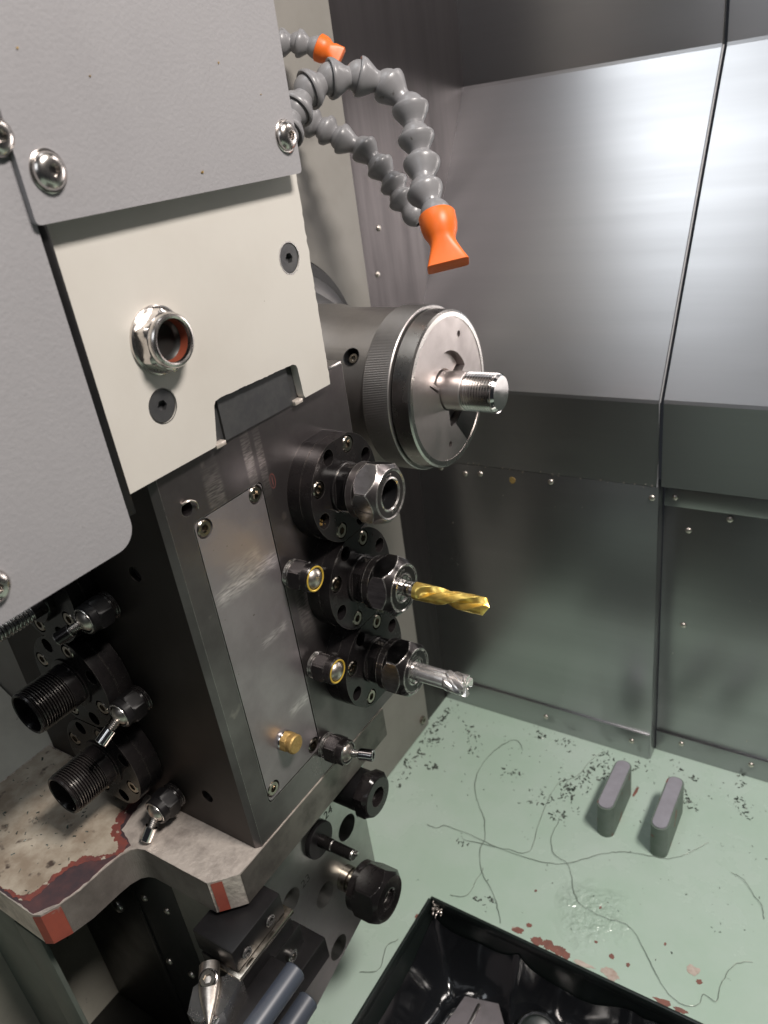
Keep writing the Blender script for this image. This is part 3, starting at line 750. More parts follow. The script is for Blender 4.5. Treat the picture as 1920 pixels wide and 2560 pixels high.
# gold twist drill
dr = thing('twist_drill', 'gold coated twist drill clamped in the middle collet nut', 'drill bit', (-226, 313, SZ[1]))
part('shank', M['chrome'], lambda bm: lathe(bm, [(-4, 4.9), (9.6, 4.9), (9.8, 4.9)], n=40), dr, 30)
def f_drill(bm):
    n = 72; R = 5.3; L0, L1 = 9.6, 57.0
    lead = 60.0
    rows = 90; prev = None
    for j in range(rows + 1):
        x = L0 + (L1 - L0) * j / rows
        depth = min(1.0, max(0.0, (x - L0 - 3.0) / 6.0)) ** 0.7
        tip = max(0.0, (x - (L1 - 3.0)) / 3.0)
        tw = -2 * PI * (x - L0) / lead + math.radians(95)
        ring = []
        for i in range(n):
            a = 2 * PI * i / n
            u = ((a) % PI) / PI            # two flutes
            d = abs(u - 0.5) * 2           # 0 at the flute centre
            w = 0.46
            cut = 0.0
            if d < w: cut = (1 - (d / w) ** 2) ** 0.8
            r = R - depth * cut * 3.5 - (0.18 if (0.50 <= d < 0.9) else 0) * depth
            r *= (1 - tip * 0.985)
            xx = x - 0.0
            ring.append(bm.verts.new((xx, r * math.cos(a + tw), r * math.sin(a + tw))))
        if prev:
            for i in range(n): bm.faces.new((prev[i], prev[(i + 1) % n], ring[(i + 1) % n], ring[i]))
        else: bm.faces.new(ring)
        prev = ring
    bm.faces.new(prev)
part('fluted_body', M['gold'], f_drill, dr, 30)

em = thing('end_mill', 'bright silver end mill held in the lowest front collet nut', 'end mill', (-226, 313, SZ[2]))
part('shank', M['mill_steel'], lambda bm: lathe(bm, [(-4, 5.7), (24.5, 5.7), (26, 5.2)], n=48), em, 30)
def f_mill(bm):
    n = 64; rows = 30; prev = None
    for j in range(rows + 1):
        x = 23.0 + 15.0 * j / rows
        tw = 2 * PI * (x - 23.0) / 52
        g = min(1.0, (x - 23.0) / 1.6)
        ring = []
        for i in range(n):
            a = 2 * PI * i / n
            u = (a % (PI / 2)) / (PI / 2)
            r = 7.0 - 1.9 * math.exp(-((u - 0.22) / 0.15) ** 2) - 0.5 * u
            r = 5.6 + (r - 5.6) * g
            xx = x
            if j >= rows - 3: xx = x - (0 if 0.40 < u < 0.98 else 2.0) * (1 if j == rows else 0.5)
            ring.append(bm.verts.new((xx, r * math.cos(a + tw), r * math.sin(a + tw))))
        if prev:
            for i in range(n): bm.faces.new((prev[i], prev[(i + 1) % n], ring[(i + 1) % n], ring[i]))
        else: bm.faces.new(ring)
        prev = ring
    c = bm.verts.new((36.6, 0, 0))
    for i in range(n): bm.faces.new((prev[i], prev[(i + 1) % n], c))
part('cutting_head', M['mill_steel'], f_mill, em, 25)

# coolant nozzles (local +X outward)
NZ = Matrix.Diagonal((1.0, 1.2, 1.2, 1.0))
def nozzle(label, o, rot, screw=None, ring=None, group=None, cat='coolant nozzle', smat='chrome'):
    t = thing('coolant_nozzle', label, cat, o, group, rot)
    part('washer', M['nut_black'] if ring is not M['nut_black'] else M['black'], lambda bm: lathe(bm, [(0, 6.2), (0.8, 7.0), (1.4, 6.3), (1.6, 6.3), (2.4, 7.0), (3.0, 6.3), (4.6, 6.1)], n=40, cap=False), t, 25, NZ)
    part('hex_nut', M['black'] if ring is not M['nut_black'] else M['black_matt'], lambda bm: lathe(bm, [(4.2, 6), (4.6, lambda a: min(polyr(6, 6.9, 0.35)(a), 7.4)), (5.4, polyr(6, 6.9, 0.35)), (12.0, polyr(6, 6.9, 0.35)), (12.8, lambda a: min(polyr(6, 6.9, 0.35)(a), 7.3)), (13.0, 6.9), (16.8, 6.9), (17.6, 6.3), (17.4, 5.0)], n=72, cap=False), t, 22, NZ)
    if ring:
        part('gold_ring', ring, lambda bm: lathe(bm, [(17.0, 6.35), (17.9, 6.2), (18.1, 5.7), (17.7, 5.2)], n=48, cap=False), t, 40, NZ)
    part('ball', M['ball'], lambda bm: lathe(bm, [(14.6 + 5.6 * math.sin(a), 5.6 * math.cos(a)) for a in [PI / 2 * (i / 10) for i in range(0, 10)]] + [(20.2, 0)], n=40, cap=False), t, 50, NZ)
    if screw is not None:
        m = frame((15.5, 0, 0), screw)
        def f_stub(bm):
            pr = []; x = 4.2
            while x < 10.5: pr += [(x, 2.2), (x + 0.5, 2.75), (x + 1.0, 2.2)]; x += 1.15
            lathe(bm, pr, n=24)
        part('threaded_stub', M['steel'], f_stub, t, 25, m)
        part('spout', M[smat], lambda bm: lathe(bm, [(9.8, 3.0), (10.1, 3.7), (18.6, 3.7), (19.0, 3.4), (19.0, 2.0), (15, 1.9), (15, 0)], n=32, cap=False), t, 30, m)
    return t
R0 = Matrix.Identity(3)
RL = FY.to_3x3()
nozzle('black hex coolant nozzle with gold ring beside the drill spindle', (-272, 272.0, -218.4), R0, None, M['yellow'], 'coolant nozzles on the front face')
nozzle('black hex coolant nozzle with pale gold ring beside the end mill spindle', (-272, 275.0, -285.6), R0, None, M['yellow'], 'coolant nozzles on the front face')
nozzle('black hex coolant nozzle with bright threaded spout pointing right, lowest on the front face', (-272, 269.5, -346.2), R0, (1, 0.28, 0.0), M['steel'], 'coolant nozzles on the front face')

# ================================================================== SIDE SPINDLES (facing -Y)
XS = -373.0
for k, (z, kind) in enumerate(((-200.0, 'rod'), (-261.0, 'nose'), (-323.0, 'split'))):
    lab = {'rod': 'black side spindle holding a dark threaded shank, uppermost on the left flank', 'nose': 'black side spindle with wide open threaded nose, middle of the left flank',
           'split': 'black side spindle with slit threaded nose, lowest on the left flank'}[kind]
    t = thing('nose_spindle', lab, 'spindle', (XS, 197.5, z), 'spindles on the dark side of the tool block', RL)
    spindle_base(t)
    if kind == 'rod':
        part('collar', M['black'], lambda bm: lathe(bm, [(16.5, 16), (21, 16), (22, 15), (22, 5)], n=48, cap=False), t, 25)
    else:
        def f_nose(bm):
            pr = [(16.5, 16.0), (18, 16.0), (18.3, 13.4), (25, 13.2)]
            x = 25.4
            while x < 44.6: pr += [(x, 12.3), (x + 0.5, 13.5), (x + 0.8, 13.5), (x + 1.3, 12.3)]; x += 1.6
            pr += [(45.6, 13.2), (46.6, 12.9), (47.0, 12.2), (46.6, 11.4), (36, 9.6), (26, 8.6), (26, 0)]
            lathe(bm, pr, n=64, cap=False)
        part('threaded_nose', M['black'], f_nose, t, 22)
        if kind == 'split':
            part('bore_slit', M['chrome'], lambda bm: box(bm, (36.5, -0.5, -11.4), (45.5, 0.5, -9.9), 0.2), t, 20, Matrix.Rotation(math.radians(20), 4, 'X'))
ts = thing('threaded_shank', 'dark threaded shank jutting to the left edge from the uppermost side spindle', 'threaded rod', (-362, 176, -202), None, RL)
def f_ts(bm):
    pr = [(-2, 4.6), (8, 4.6), (8.4, 4.3)]
    x = 9.0
    while x < 60: pr += [(x, 4.0), (x + 0.7, 4.9), (x + 1.1, 4.9), (x + 1.8, 4.0)]; x += 2.2
    lathe(bm, pr, n=40)
part('shank_body', M['nut_black'], f_ts, ts, 25)
nozzle('dark coolant nozzle with bare ball, uppermost on the shadowed flank', (-336, 198, -208.5), RL, (0.68, -0.61, -0.38), M['nut_black'], 'coolant nozzles on the dark flank', smat='nut_black')
nozzle('dark coolant nozzle with bright spout, beside the slit threaded nose', (-336, 198, -272.5), RL, (0.8, -0.24, -0.57), M['nut_black'], 'coolant nozzles on the dark flank')
nozzle('dark coolant nozzle with bright spout above the bare steel base ledge', (-336, 198, -349), RL, (0.6, -0.17, -0.77), M['nut_black'], 'coolant nozzles on the dark flank')

# ================================================================== BASE PLATE, CASTING
bs = thing('base_plate', 'thick worn steel base plate with red painted ends and a cut-out', 'base plate', (-330, 200, -391))
BM = Matrix.Translation((330, -200, 391))
OUT = [(-271.5, 180.4), (-271.5, 332), (-500, 332), (-500, 118)] 
EDGE = [(-362, 105.8), (-357.5, 108.0), (-352.8, 117.8), (-349.8, 130), (-348.6, 148), (-347.4, 156), (-344.8, 162), (-341, 165.2), (-336.4, 166.6), (-300, 167.0), (-284.5, 167.2), (-275.0, 176.5)]
def f_base(bm):
    o = OUT[:2] + [(-500, 332), (-500, 105.8)] + EDGE
    plate(bm, o, -391, -366, m=PZ)
part('plate_body', M['base_steel'], f_base, bs, 25, BM)
def strip_face(bm, pts, z0, z1, off=0.25):
    # thin skin over a run of the plate's rim
    n = len(pts)
    out = []
    for i, p in enumerate(pts):
        a = Vector(pts[max(i - 1, 0)]); b = Vector(pts[min(i + 1, n - 1)])
        d = (b - a).normalized(); nn = Vector((d.y, -d.x))
        out.append((p[0] + nn.x * off, p[1] + nn.y * off))
    A = [bm.verts.new((x, y, z1)) for x, y in out]; B = [bm.verts.new((x, y, z0)) for x, y in out]
    for i in range(n - 1): bm.faces.new((A[i], A[i + 1], B[i + 1], B[i]))
part('sawn_edge', M['saw_steel'], lambda bm: strip_face(bm, EDGE[2:11], -390.8, -366.3), bs, 30, BM)
part('stained_edge', M['stained_steel'], lambda bm: strip_face(bm, [(-271.5, 180.6), (-271.5, 230), (-271.5, 280), (-271.5, 331.8)], -390.8, -366.5), bs, 30, BM)
part('red_end', M['red'], lambda bm: strip_face(bm, EDGE[0:3], -390.6, -367.2, 0.5), bs, 0, BM)
def f_red2(bm):
    a = Vector((-284.5, 167.2)); b = Vector((-275.0, 176.5))
    strip_face(bm, [tuple(a.lerp(b, t)) for t in (0.12, 0.3, 0.62)], -390.4, -366.8, 0.5)
part('red_end', M['red'], f_red2, bs, 0, BM)
# paint skin and primer rim on the ledge
def ragged(poly, amp, sc, sd, step=3.0):
    out = []
    n = len(poly)
    for i in range(n):
        a = Vector(poly[i]); b = Vector(poly[(i + 1) % n]); k = max(1, int((b - a).length / step))
        for j in range(k):
            p = a.lerp(b, j / k); d = (b - a).normalized()
            q = amp * (noise.noise((p.x * sc + sd, p.y * sc, 1)) + 0.6 * noise.noise((p.x * sc * 3 + sd, p.y * sc * 3, 2)))
            out.append((p.x + d.y * q, p.y - d.x * q))
    return out
PA = [(-474, 108), (-398, 108.5), (-381, 109.8), (-374.5, 112.5), (-373.4, 118), (-373.1, 128), (-371, 140), (-365.5, 146.5), (-357, 151), (-351.5, 156.8), (-351.8, 160), (-356.2, 162.2), (-363, 163), (-369, 168), (-374, 182), (-376, 197), (-474, 197)]
PB = [(-474, 107.2), (-398, 107.4), (-378, 107.6), (-371, 110.5), (-370.4, 117), (-370.0, 127), (-368, 138), (-363, 143.5), (-355, 148.5), (-348.6, 156), (-347.6, 161.5), (-352.2, 166.2), (-359, 167), (-365, 172), (-371, 184), (-373, 197), (-474, 197)]
part('bare_patch', M['purple_steel'], lambda bm: plate(bm, ragged([(-474, 106.6), (-362, 106.6), (-354, 118), (-351, 130), (-350, 148), (-348, 160), (-347, 165), (-362, 170), (-370, 197.5), (-474, 197.5)], 0.8, 0.4, 1), -366.2, -365.7, m=PZ), bs, 0, BM)
part('primer_rim', M['rust'], lambda bm: plate(bm, ragged(PB, 2.2, 0.16, 8, 0.7), -365.8, -365.5, m=PZ), bs, 0, BM)
part('paint_skin', M['cream_worn'], lambda bm: plate(bm, ragged(PA, 1.9, 0.3, 5, 0.6), -365.6, -365.2, m=PZ), bs, 0, BM)

cast = thing('base_casting', 'cream painted sloping casting behind the side spindles at the left edge', 'casting', (-490, 100, -366))
part('casting_wall', M['cream_pale'], lambda bm: plate(bm, [(-476, -366.3), (-476, -629), (-660, -629), (-660, -262), (-640, -262)], -204, 150, m=PY), cast, 30, Matrix.Translation((490, -100, 366)))

# ================================================================== TOOL PLATE WITH LOWER TOOLS
gp = thing('tool_plate', 'ground steel tool plate with bored holes and stamped numbers under the base', 'tool plate', (-305, 250, -560))
GM = Matrix.Translation((305, -250, 560))
def ell(y, z, r): return circ(y, z, r, 32)
def f_gang(bm):
    o = [(168, -391.5), (331.5, -391.5), (331.5, -402), (312.6, -432), (313, -519), (288, -548), (219, -567), (168, -578)]
    plate(bm, o, -325, -290, [(ell(290.4, -452.8, 10.2), 26), (ell(254.6, -484, 9.6), 26), (ell(255.0, -544.2, 9.6), 26), (ell(221.7, -514.6, 9.6), 26), (ell(224.2, -453.5, 9.0), 26)])
part('plate_body', M['gang_steel'], f_gang, gp, 25, GM)
for body, y, z in (('24', 275.5, -422.5), ('25', 307.0, -452.3), ('23', 240.5, -453.0)):
    me = text_mesh('stamped_number', body, 9.5, M['ink'], 0.05)
    put('stamped_number', me, gp, GM @ at_x(-289.95, y, z) @ Matrix.Rotation(math.radians(3), 4, 'X'))
bb = thing('boring_bar', 'dark slim boring bar standing out of a black sleeve below the base plate', 'boring bar', (-290, 259.6, -431.4))
part('sleeve', M['black_matt'], lambda bm: lathe(bm, [(0.1, 13.2), (3.4, 13.2), (3.8, 12.8), (3.8, 4)], n=48, cap=False), bb, 25)
part('bar', M['nut_black'], lambda bm: lathe(bm, [(3.0, 4.4), (14, 4.3), (14.4, 4.0), (30.5, 3.9), (31.5, 3.4), (31.5, 0)], n=36, cap=False), bb, 25)
part('cutting_tip', M['steel'], lambda bm: box(bm, (28.6, 1.2, -2.2), (32.6, 4.2, 0.4), 0.3), bb, 25)
sn = thing('sleeve_nut', 'dark green-black hex sleeve with deep bore under the threaded spout nozzle', 'sleeve', (-290, 296.5, -413.5))
part('sleeve_body', M['black_matt'], lambda bm: lathe(bm, [(0.2, 14.5), (20, 14.5), (20.5, 14.6)], n=48), sn, 25)
part('hex_face', M['black'], lambda bm: lathe(bm, [(20.2, polyr(6, 15, 0.5)), (27, polyr(6, 15, 0.5)), (29.5, lambda a: min(14.6, polyr(6, 15, 0.5)(a))), (30, 13.6), (30, 7.2), (24, 6.8), (24, 4), (18, 3.8), (18, 0)], n=72, cap=False), sn, 22)
ck = thing('collet_chuck', 'black hex collet chuck on a short bright neck over the green floor', 'collet chuck', (-290, 277, -491))
part('neck', M['screw'], lambda bm: lathe(bm, [(0.1, 9.5), (6, 9.5), (6.4, 8), (12, 8), (12.4, 9.4), (16, 9.4)], n=40, cap=False), ck, 25)
part('collet_nut', M['black'], lambda bm: lathe(bm, nut_profile(18.2, math.radians(12), 13.0, 40.0, 6.6), n=144, cap=False), ck, 14)
flats(ck.children[-1], 18.2, math.radians(12), 19.0, M['flat_nut'])
part('collet_bore', M['nut_black'], lambda bm: lathe(bm, [(39, 6.9), (35, 6.0), (35, 2.8), (30, 2.6), (30, 0)], n=40, cap=False), ck, 25)

# turning tools in stacked rows
def tool_row(label, zt, zb, xf, y0, y1, bolts, shank):
    t = thing('tool_clamp', label, 'tool clamp', (-275, (y0 + y1) / 2, zb), 'black clamps stacked on the tool plate')
    m = Matrix.Translation((275, -(y0 + y1) / 2, -zb))
    part('clamp_bar', M['black_matt'], lambda bm: box(bm, (-293, y0, zb), (xf, y1, zt), 1.2), t, 25, m)
    for y, z in bolts:
        put('cap_screw', ME['cap_black' if shank else 'cap_chrome'], t, m @ at_x(xf - 0.2, y, z))
    return t
tool_row('black clamp bar with two sunk cap screws, upper of the stack', -394.5, -411.6, -261.5, 153.6, 196, ((162.5, -404.6), (183.5, -403.4)), True)
tool_row('black clamp bar with two bright domed screws, second in the stack', -415.0, -433.4, -261.5, 153.8, 199, (), True)
tool_row('black clamp bar carrying two bright cap screws, third in the stack', -434.8, -452.5, -262.5, 156, 205, ((169.0, -447.5), (191.0, -446.0)), False)
tool_row('lowest black clamp bar of the stack, cut by the bottom edge', -470, -490, -262.5, 160, 222, (), False)
tt = thing('turning_tool', 'steel turning tool with a tapered insert clamp and torx screw', 'turning tool', (-270, 130, -420))
TT = Matrix.Translation((270, -130, 420))
part('shank', M['screw'], lambda bm: box(bm, (-275, 151, -414.9), (-258.4, 199.5, -411.7), 0.4), tt, 25, TT)
part('tool_head', M['steel'], lambda bm: plate(bm, [(-258.6, 153), (-258.2, 151), (-254.8, 134), (-257.2, 125.7), (-265.7, 122.6), (-272.1, 123.6), (-279.7, 135.7), (-277.7, 141), (-268, 149), (-267.5, 153)], -440, -412.4, m=PZ), tt, 20, TT)
def f_clamp(bm):
    mm = frame((-278.5, 148.6, -409.5), (0.67, -0.73, -0.06))
    prev = None
    for j in range(19):
        t = j / 18; x = 33 * t
        w = (5.6 if t < 0.35 else 5.6 * (1 - ((t - 0.35) / 0.65) ** 1.6)) + 0.35; h = 4.4 * (1 - t ** 1.6) + 0.5
        ring = []
        for i in range(28):
            a = 2 * PI * i / 28
            ring.append(bm.verts.new(mm @ Vector((x, w * math.cos(a), h * math.sin(a) * (1.0 if math.sin(a) > 0 else 0.6)))))
        if prev:
            for i in range(28): bm.faces.new((prev[i], prev[(i + 1) % 28], ring[(i + 1) % 28], ring[i]))
        else: bm.faces.new(ring)
        prev = ring
    bm.faces.new(prev)
icl = part('insert_clamp', M['ball'], f_clamp, tt, 50, TT)
sf = TT @ frame((-271.3, 141.2, -406.2), (0.30, -0.36, 1))
put('clamp_screw', ME['cap5'], tt, sf @ Matrix.Translation((-1.6, 0, 0)))
part('screw_seat', M['chrome'], lambda bm: lathe(bm, [(0.2, 4.3), (0.7, 4.7), (0.5, 5.2), (-1.5, 5.5)], n=40, cap=False), tt, 40, sf)
part('insert', M['chrome'], lambda bm: box(bm, (-261.5, 121.8, -414.4), (-254.4, 130.5, -411.6), 0.5), tt, 20, TT)
for lab, o, r, y0, y1 in (('round glossy black coolant bar lying across the clamps near the bottom edge', (-246.0, -434.0), 6.8, 96, 180), ('second round glossy black bar below the first at the bottom edge', (-246.0, -467.0), 6.8, 110, 183)):
    t = thing('coolant_bar', lab, 'bar', (o[0], (y0 + y1) / 2, o[1]), 'glossy round bars on the lower clamps', RL)
    h = (y1 - y0) / 2
    part('bar_body', M['blue_black'], lambda bm: lathe(bm, [(-h, 0), (-h, r - 0.8), (-h + 0.8, r), (h - 0.8, r), (h, r - 0.8), (h, 0)], n=40, cap=False), t, 30)
    part('mount_block', M['black_matt'], lambda bm: box(bm, (-h + 2, -18, -r), (h - 6, -r + 2.5, r - 1.5), 0.8), t, 25)

# ================================================================== GUARD AT LOWER LEFT
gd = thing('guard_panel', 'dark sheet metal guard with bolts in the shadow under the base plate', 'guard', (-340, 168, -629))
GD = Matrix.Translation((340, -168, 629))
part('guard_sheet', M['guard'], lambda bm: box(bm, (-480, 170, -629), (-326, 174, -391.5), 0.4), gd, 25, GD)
part('floor_shade_slab', M['guard'], lambda bm: box(bm, (-480, -200, -629.5), (-292, 169.8, -620), 0.4), gd, 25, GD)  # added slab; its dark colour stands for shade over the floor here
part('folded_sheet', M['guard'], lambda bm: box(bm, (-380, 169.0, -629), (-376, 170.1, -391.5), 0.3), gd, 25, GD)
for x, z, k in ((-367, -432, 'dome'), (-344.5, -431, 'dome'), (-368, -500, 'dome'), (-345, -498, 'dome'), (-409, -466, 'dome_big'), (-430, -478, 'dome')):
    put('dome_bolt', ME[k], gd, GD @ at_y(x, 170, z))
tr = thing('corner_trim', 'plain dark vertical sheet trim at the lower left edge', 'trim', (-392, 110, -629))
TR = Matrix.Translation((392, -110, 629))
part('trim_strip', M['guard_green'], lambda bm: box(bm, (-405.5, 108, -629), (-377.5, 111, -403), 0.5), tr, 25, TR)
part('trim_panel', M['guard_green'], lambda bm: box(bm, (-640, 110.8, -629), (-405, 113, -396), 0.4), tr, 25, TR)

# ================================================================== HOSES
def hose(name, label, pts, R, nozzle_pts=None, open_end=False):
    P = [Vector(p) for p in pts]
    t = thing(name, label, 'coolant hose', P[0], 'jointed grey coolant hoses')
    base = P[0]
    for i in range(len(P) - 1):
        L = (P[i + 1] - P[i]).length
        m = frame(P[i] - base, P[i + 1] - P[i])
        def f_seg(bm):
            rb = R * 0.89
            pr = [(R * 0.25, R * 0.84), (-R * 0.08, R * 0.92), (-R * 0.12, R * 1.04), (-R * 0.06, R * 1.09), (R * 0.06, R * 1.09), (R * 0.25, R * 1.03), (L * 0.36, R * 0.80), (L * 0.50, R * 0.64), (L * 0.54, R * 0.62)]
            for k in range(9):
                a = math.radians(-48 + 116 * k / 8)
                x = L + rb * math.sin(a)
                if x > L * 0.57: pr.append((x, rb * math.cos(a)))
            last_open = open_end and i == len(P) - 2
            x = pr[-1][0]
            if last_open: pr += [(x, R * 0.45), (x - R * 0.6, R * 0.42)]
            lathe(bm, pr, n=32, m=m, cap=False)
        part('segment', M['hose'], f_seg, t, 40)
    if nozzle_pts:
        a, b, wdir, wid, thk = nozzle_pts
        a = Vector(a); b = Vector(b); d = (b - a).normalized(); L = (b - a).length
        w = Vector(wdir); w = (w - d * w.dot(d)).normalized(); u = d.cross(w)
        def f_noz(bm):
            prev = None
            st = [(-0.30, 1.02, 1.02, 2), (-0.26, 1.08, 1.08, 2), (0.0, 1.06, 1.06, 2), (0.16, 0.98, 0.98, 2), (0.28, 0.84, 0.84, 2), (0.40, 0.74, 0.72, 2.4), (0.55, 0.80, 0.66, 3.5), (0.75, 0.75 + (wid - 0.75) * 0.5, 0.52, 6), (0.985, wid, thk, 9), (1.0, wid * 0.985, thk * 0.9, 9)]
            for s, rw, rt, e in st:
                c = a + d * (L * s) - base
                ring = []
                for k in range(40):
                    q = 2 * PI * k / 40
                    cx = math.copysign(abs(math.cos(q)) ** (2 / e), math.cos(q)); sy = math.copysign(abs(math.sin(q)) ** (2 / e), math.sin(q))
                    ring.append(bm.verts.new(c + w * (cx * rw * R) + u * (sy * rt * R)))
                if prev:
                    for k in range(40): bm.faces.new((prev[k], prev[(k + 1) % 40], ring[(k + 1) % 40], ring[k]))
                else: bm.faces.new(ring)
                prev = ring
            bm.faces.new(prev)
        part('orange_nozzle', M['orange'], f_noz, t, 35)
    return t
hose('coolant_hose', 'thick jointed grey hose looping over to a flared orange nozzle above the chuck',
     [(-318, 372, -12), (-325, 388, -3), (-331, 406, 5), (-333.7, 422.7, 16.1), (-331.8, 437.4, 26.4), (-324.5, 452.5, 30.9), (-313.0, 467.4, 30.0), (-299.8, 479.6, 22.9), (-286.0, 480.5, 7.9), (-280.3, 474.3, -9.1), (-274.8, 468.9, -24.5), (-268.0, 457.4, -40.0), (-257.6, 450.6, -53.5)], 11.0,
     ((-253.9, 447.0, -60.6), (-243.4, 435.3, -82.7), (0.85, 0.45, -0.05), 1.2, 0.55))
hose('coolant_hose', 'thinner jointed grey hose ending in an open dark socket behind the orange nozzle',
     [(-390, 483, 20), (-375.0, 491.3, 9.0), (-365.7, 495.0, 2.9), (-355.8, 498.1, -4.0), (-341.4, 503.4, -12.5), (-330.1, 504.0, -25.0), (-320.1, 503.8, -37.3), (-313.9, 502.3, -47.3), (-305.0, 501.8, -58.5)], 9.6, None, True)
hose('coolant_hose', 'short jointed grey hose at the top with a small orange tip',
     [(-403, 476.0, 63), (-395.2, 482.0, 62.1), (-386.5, 487.3, 60.3), (-376.4, 493.1, 58.3), (-366.2, 498.7, 54.0)], 8.2, ((-362.0, 500.6, 52.2), (-351.0, 504.8, 45.4), (0.1, 0.5, 0.9), 0.8, 0.42))

# ================================================================== FLOOR PADS, PAN, CHIPS
def pad(label, x, y0, y1, w, h=38):
    t = thing('floor_pad', label, 'floor pad', (x, (y0 + y1) / 2, FZ), 'raised pads on the green floor')
    m = Matrix.Translation((-x, -(y0 + y1) / 2, -FZ))
    part('pad_body', M['pad_side'], lambda bm: plate(bm, rrect(x - w / 2 - 1.5, x + w / 2 + 1.5, y0 - 1.5, y1 + 1.5, w / 2 + 1.2, 10), FZ - 0.5, FZ + h - 1.2, m=PZ), t, 40, m)
    part('pad_top', M['pad_top'], lambda bm: (plate(bm, rrect(x - w / 2, x + w / 2, y0, y1, w / 2 - 0.2, 10), FZ + h - 1.3, FZ + h, m=PZ)), t, 40, m)
pad('grey topped rounded floor pad nearer the machine column', -171.5, 507, 571, 13.4)
pad('grey topped rounded floor pad nearer the right edge, crossed by a swarf wire', -121.5, 506, 571, 13.0)

pan = thing('chip_pan', 'dark open chip pan sunk into the green floor at the bottom', 'chip pan', (-100, 250, -760))
PM = Matrix.Translation((100, -250, 760))
def f_pan(bm):
    v = [bm.verts.new((x, y, z)) for z in (FZ - 7.9, -760) for x, y in ((-287, -60), (330, -60), (330, 374.5), (-287, 374.5))]
    for i in range(4): bm.faces.new((v[i], v[(i + 1) % 4], v[4 + (i + 1) % 4], v[4 + i]))
    bm.faces.new(v[4:])
part('pan_walls', M['pan'], f_pan, pan, 0, PM)
part('pan_rim', M['pan'], lambda bm: [box(bm, *q, 0.6) for q in (((-287.4, 372.6, FZ - 10), (330, 375.2, FZ + 1.2)), ((-289, -60, FZ - 10), (-286.4, 372.4, FZ + 1.0)))], pan, 25, PM)
ls = thing('plastic_liner', 'crumpled glossy black liner lying in the chip pan', 'liner', (-120, 240, -700))
def f_liner(bm):
    nx, ny = 110, 110
    V = []
    for j in range(ny + 1):
        row = []
        for i in range(nx + 1):
            x = -286.5 + 330 * i / nx; y = 60 + 313.5 * j / ny
            fold = 1 - abs(noise.noise((x * 0.020 + 4, y * 0.011 + x * 0.006, 7))) * 2.2
            z = -722 + 26 * noise.noise((x * 0.010, y * 0.010, 2.2)) + 16 * max(0, fold) ** 2 + 2.0 * noise.noise((x * 0.05, y * 0.05, 1))
            # the liner climbs the pan walls
            e = min(x + 286.5, 373.5 - y)
            z += 60 * math.exp(-max(0, e) / 14.0)
            # and dips round the bracket
            z -= 22 * math.exp(-(((x + 216) / 22) ** 2 + ((y - 322) / 26) ** 2) ** 2)
            row.append(bm.verts.new((x, y, z)))
        V.append(row)
    for j in range(ny):
        for i in range(nx): bm.faces.new((V[j][i], V[j][i + 1], V[j + 1][i + 1], V[j + 1][i]))
part('liner_sheet', M['oil_sheet'], f_liner, ls, 180, Matrix.Translation((120, -240, 700)), recalc=False)
pl_ = thing('pan_bracket', 'grey bracket with two ridges half buried in the black liner', 'bracket', (-222, 322, -705))
PLM = Matrix.Translation((222, -322, 705))
part('bracket_plate', M['pan_plate'], lambda bm: plate(bm, [(-243, 343), (-214, 351), (-196, 330), (-208, 280), (-252, 280)], -704, -698, m=PZ), pl_, 25, PLM)
for x in (-228, -206):
    part('ridge', M['steel'], lambda bm: box(bm, (x - 1.5, 282, -698.2), (x + 1.5, 342 if x < -220 else 334, -695), 0.8), pl_, 25, PLM)
ring = thing('pan_pipe', 'bright curved pipe end showing at the bottom of the pan', 'pipe', (-176, 346, -706))
part('pipe_wall', M['chrome'], lambda bm: lathe(bm, [(0, 19), (20, 19), (21, 18), (21, 16.5), (20, 16), (0, 16)], n=48, cap=False), ring, 30, frame((0, 0, 0), (0.25, -0.45, 0.85)))
part('pipe_plug', M['pan'], lambda bm: lathe(bm, [(0, 16.2), (17, 16.2), (19, 12), (20, 0)], n=48, cap=False), ring, 40, frame((0, 0, 0), (0.25, -0.45, 0.85)))

SW = {
 'long dark swarf wire looping across the floor and over the pan edge': [(-285, 576), (-296, 587), (-307, 578), (-316, 541), (-309, 506), (-284, 476), (-272, 455), (-270, 440), (-258, 419), (-239, 403), (-227, 390), (-221, 380)],
 'thin swarf wire running right from mid floor past both pads': [(-331, 443), (-320, 443), (-310, 450), (-272, 450), (-246, 449), (-208, 454), (-188, 464), (-164, 487), (-148, 497), (-132, 501.5), (-107, 510), (-84, 540)],
 'long swarf wire curving along the right side of the pan edge': [(-215, 503), (-215, 483), (-206, 466), (-189, 460), (-176, 438), (-165, 427), (-143, 425), (-127, 428), (-114, 420), (-99, 404), (-85, 389), (-69, 382), (-58, 388), (-57, 398), (-47, 396), (-47, 411), (-41, 431), (-29, 441)],
 'faint swarf wire running from mid floor back toward the wall': [(-290, 443), (-251, 450), (-227, 459), (-232, 494), (-234, 546), (-220, 565), (-214, 593), (-208, 607)],
 'short swarf curl near the corner of the chip pan': [(-273, 384), (-259, 389), (-258, 407), (-258, 422)],
 'short kinked swarf wire near the right edge': [(-60, 517), (-49, 513), (-39, 502), (-30, 493), (-28, 482)],
 'kinked swarf wire left of the chip pan': [(-306, 285), (-293, 295), (-298, 314), (-292, 325)],
}
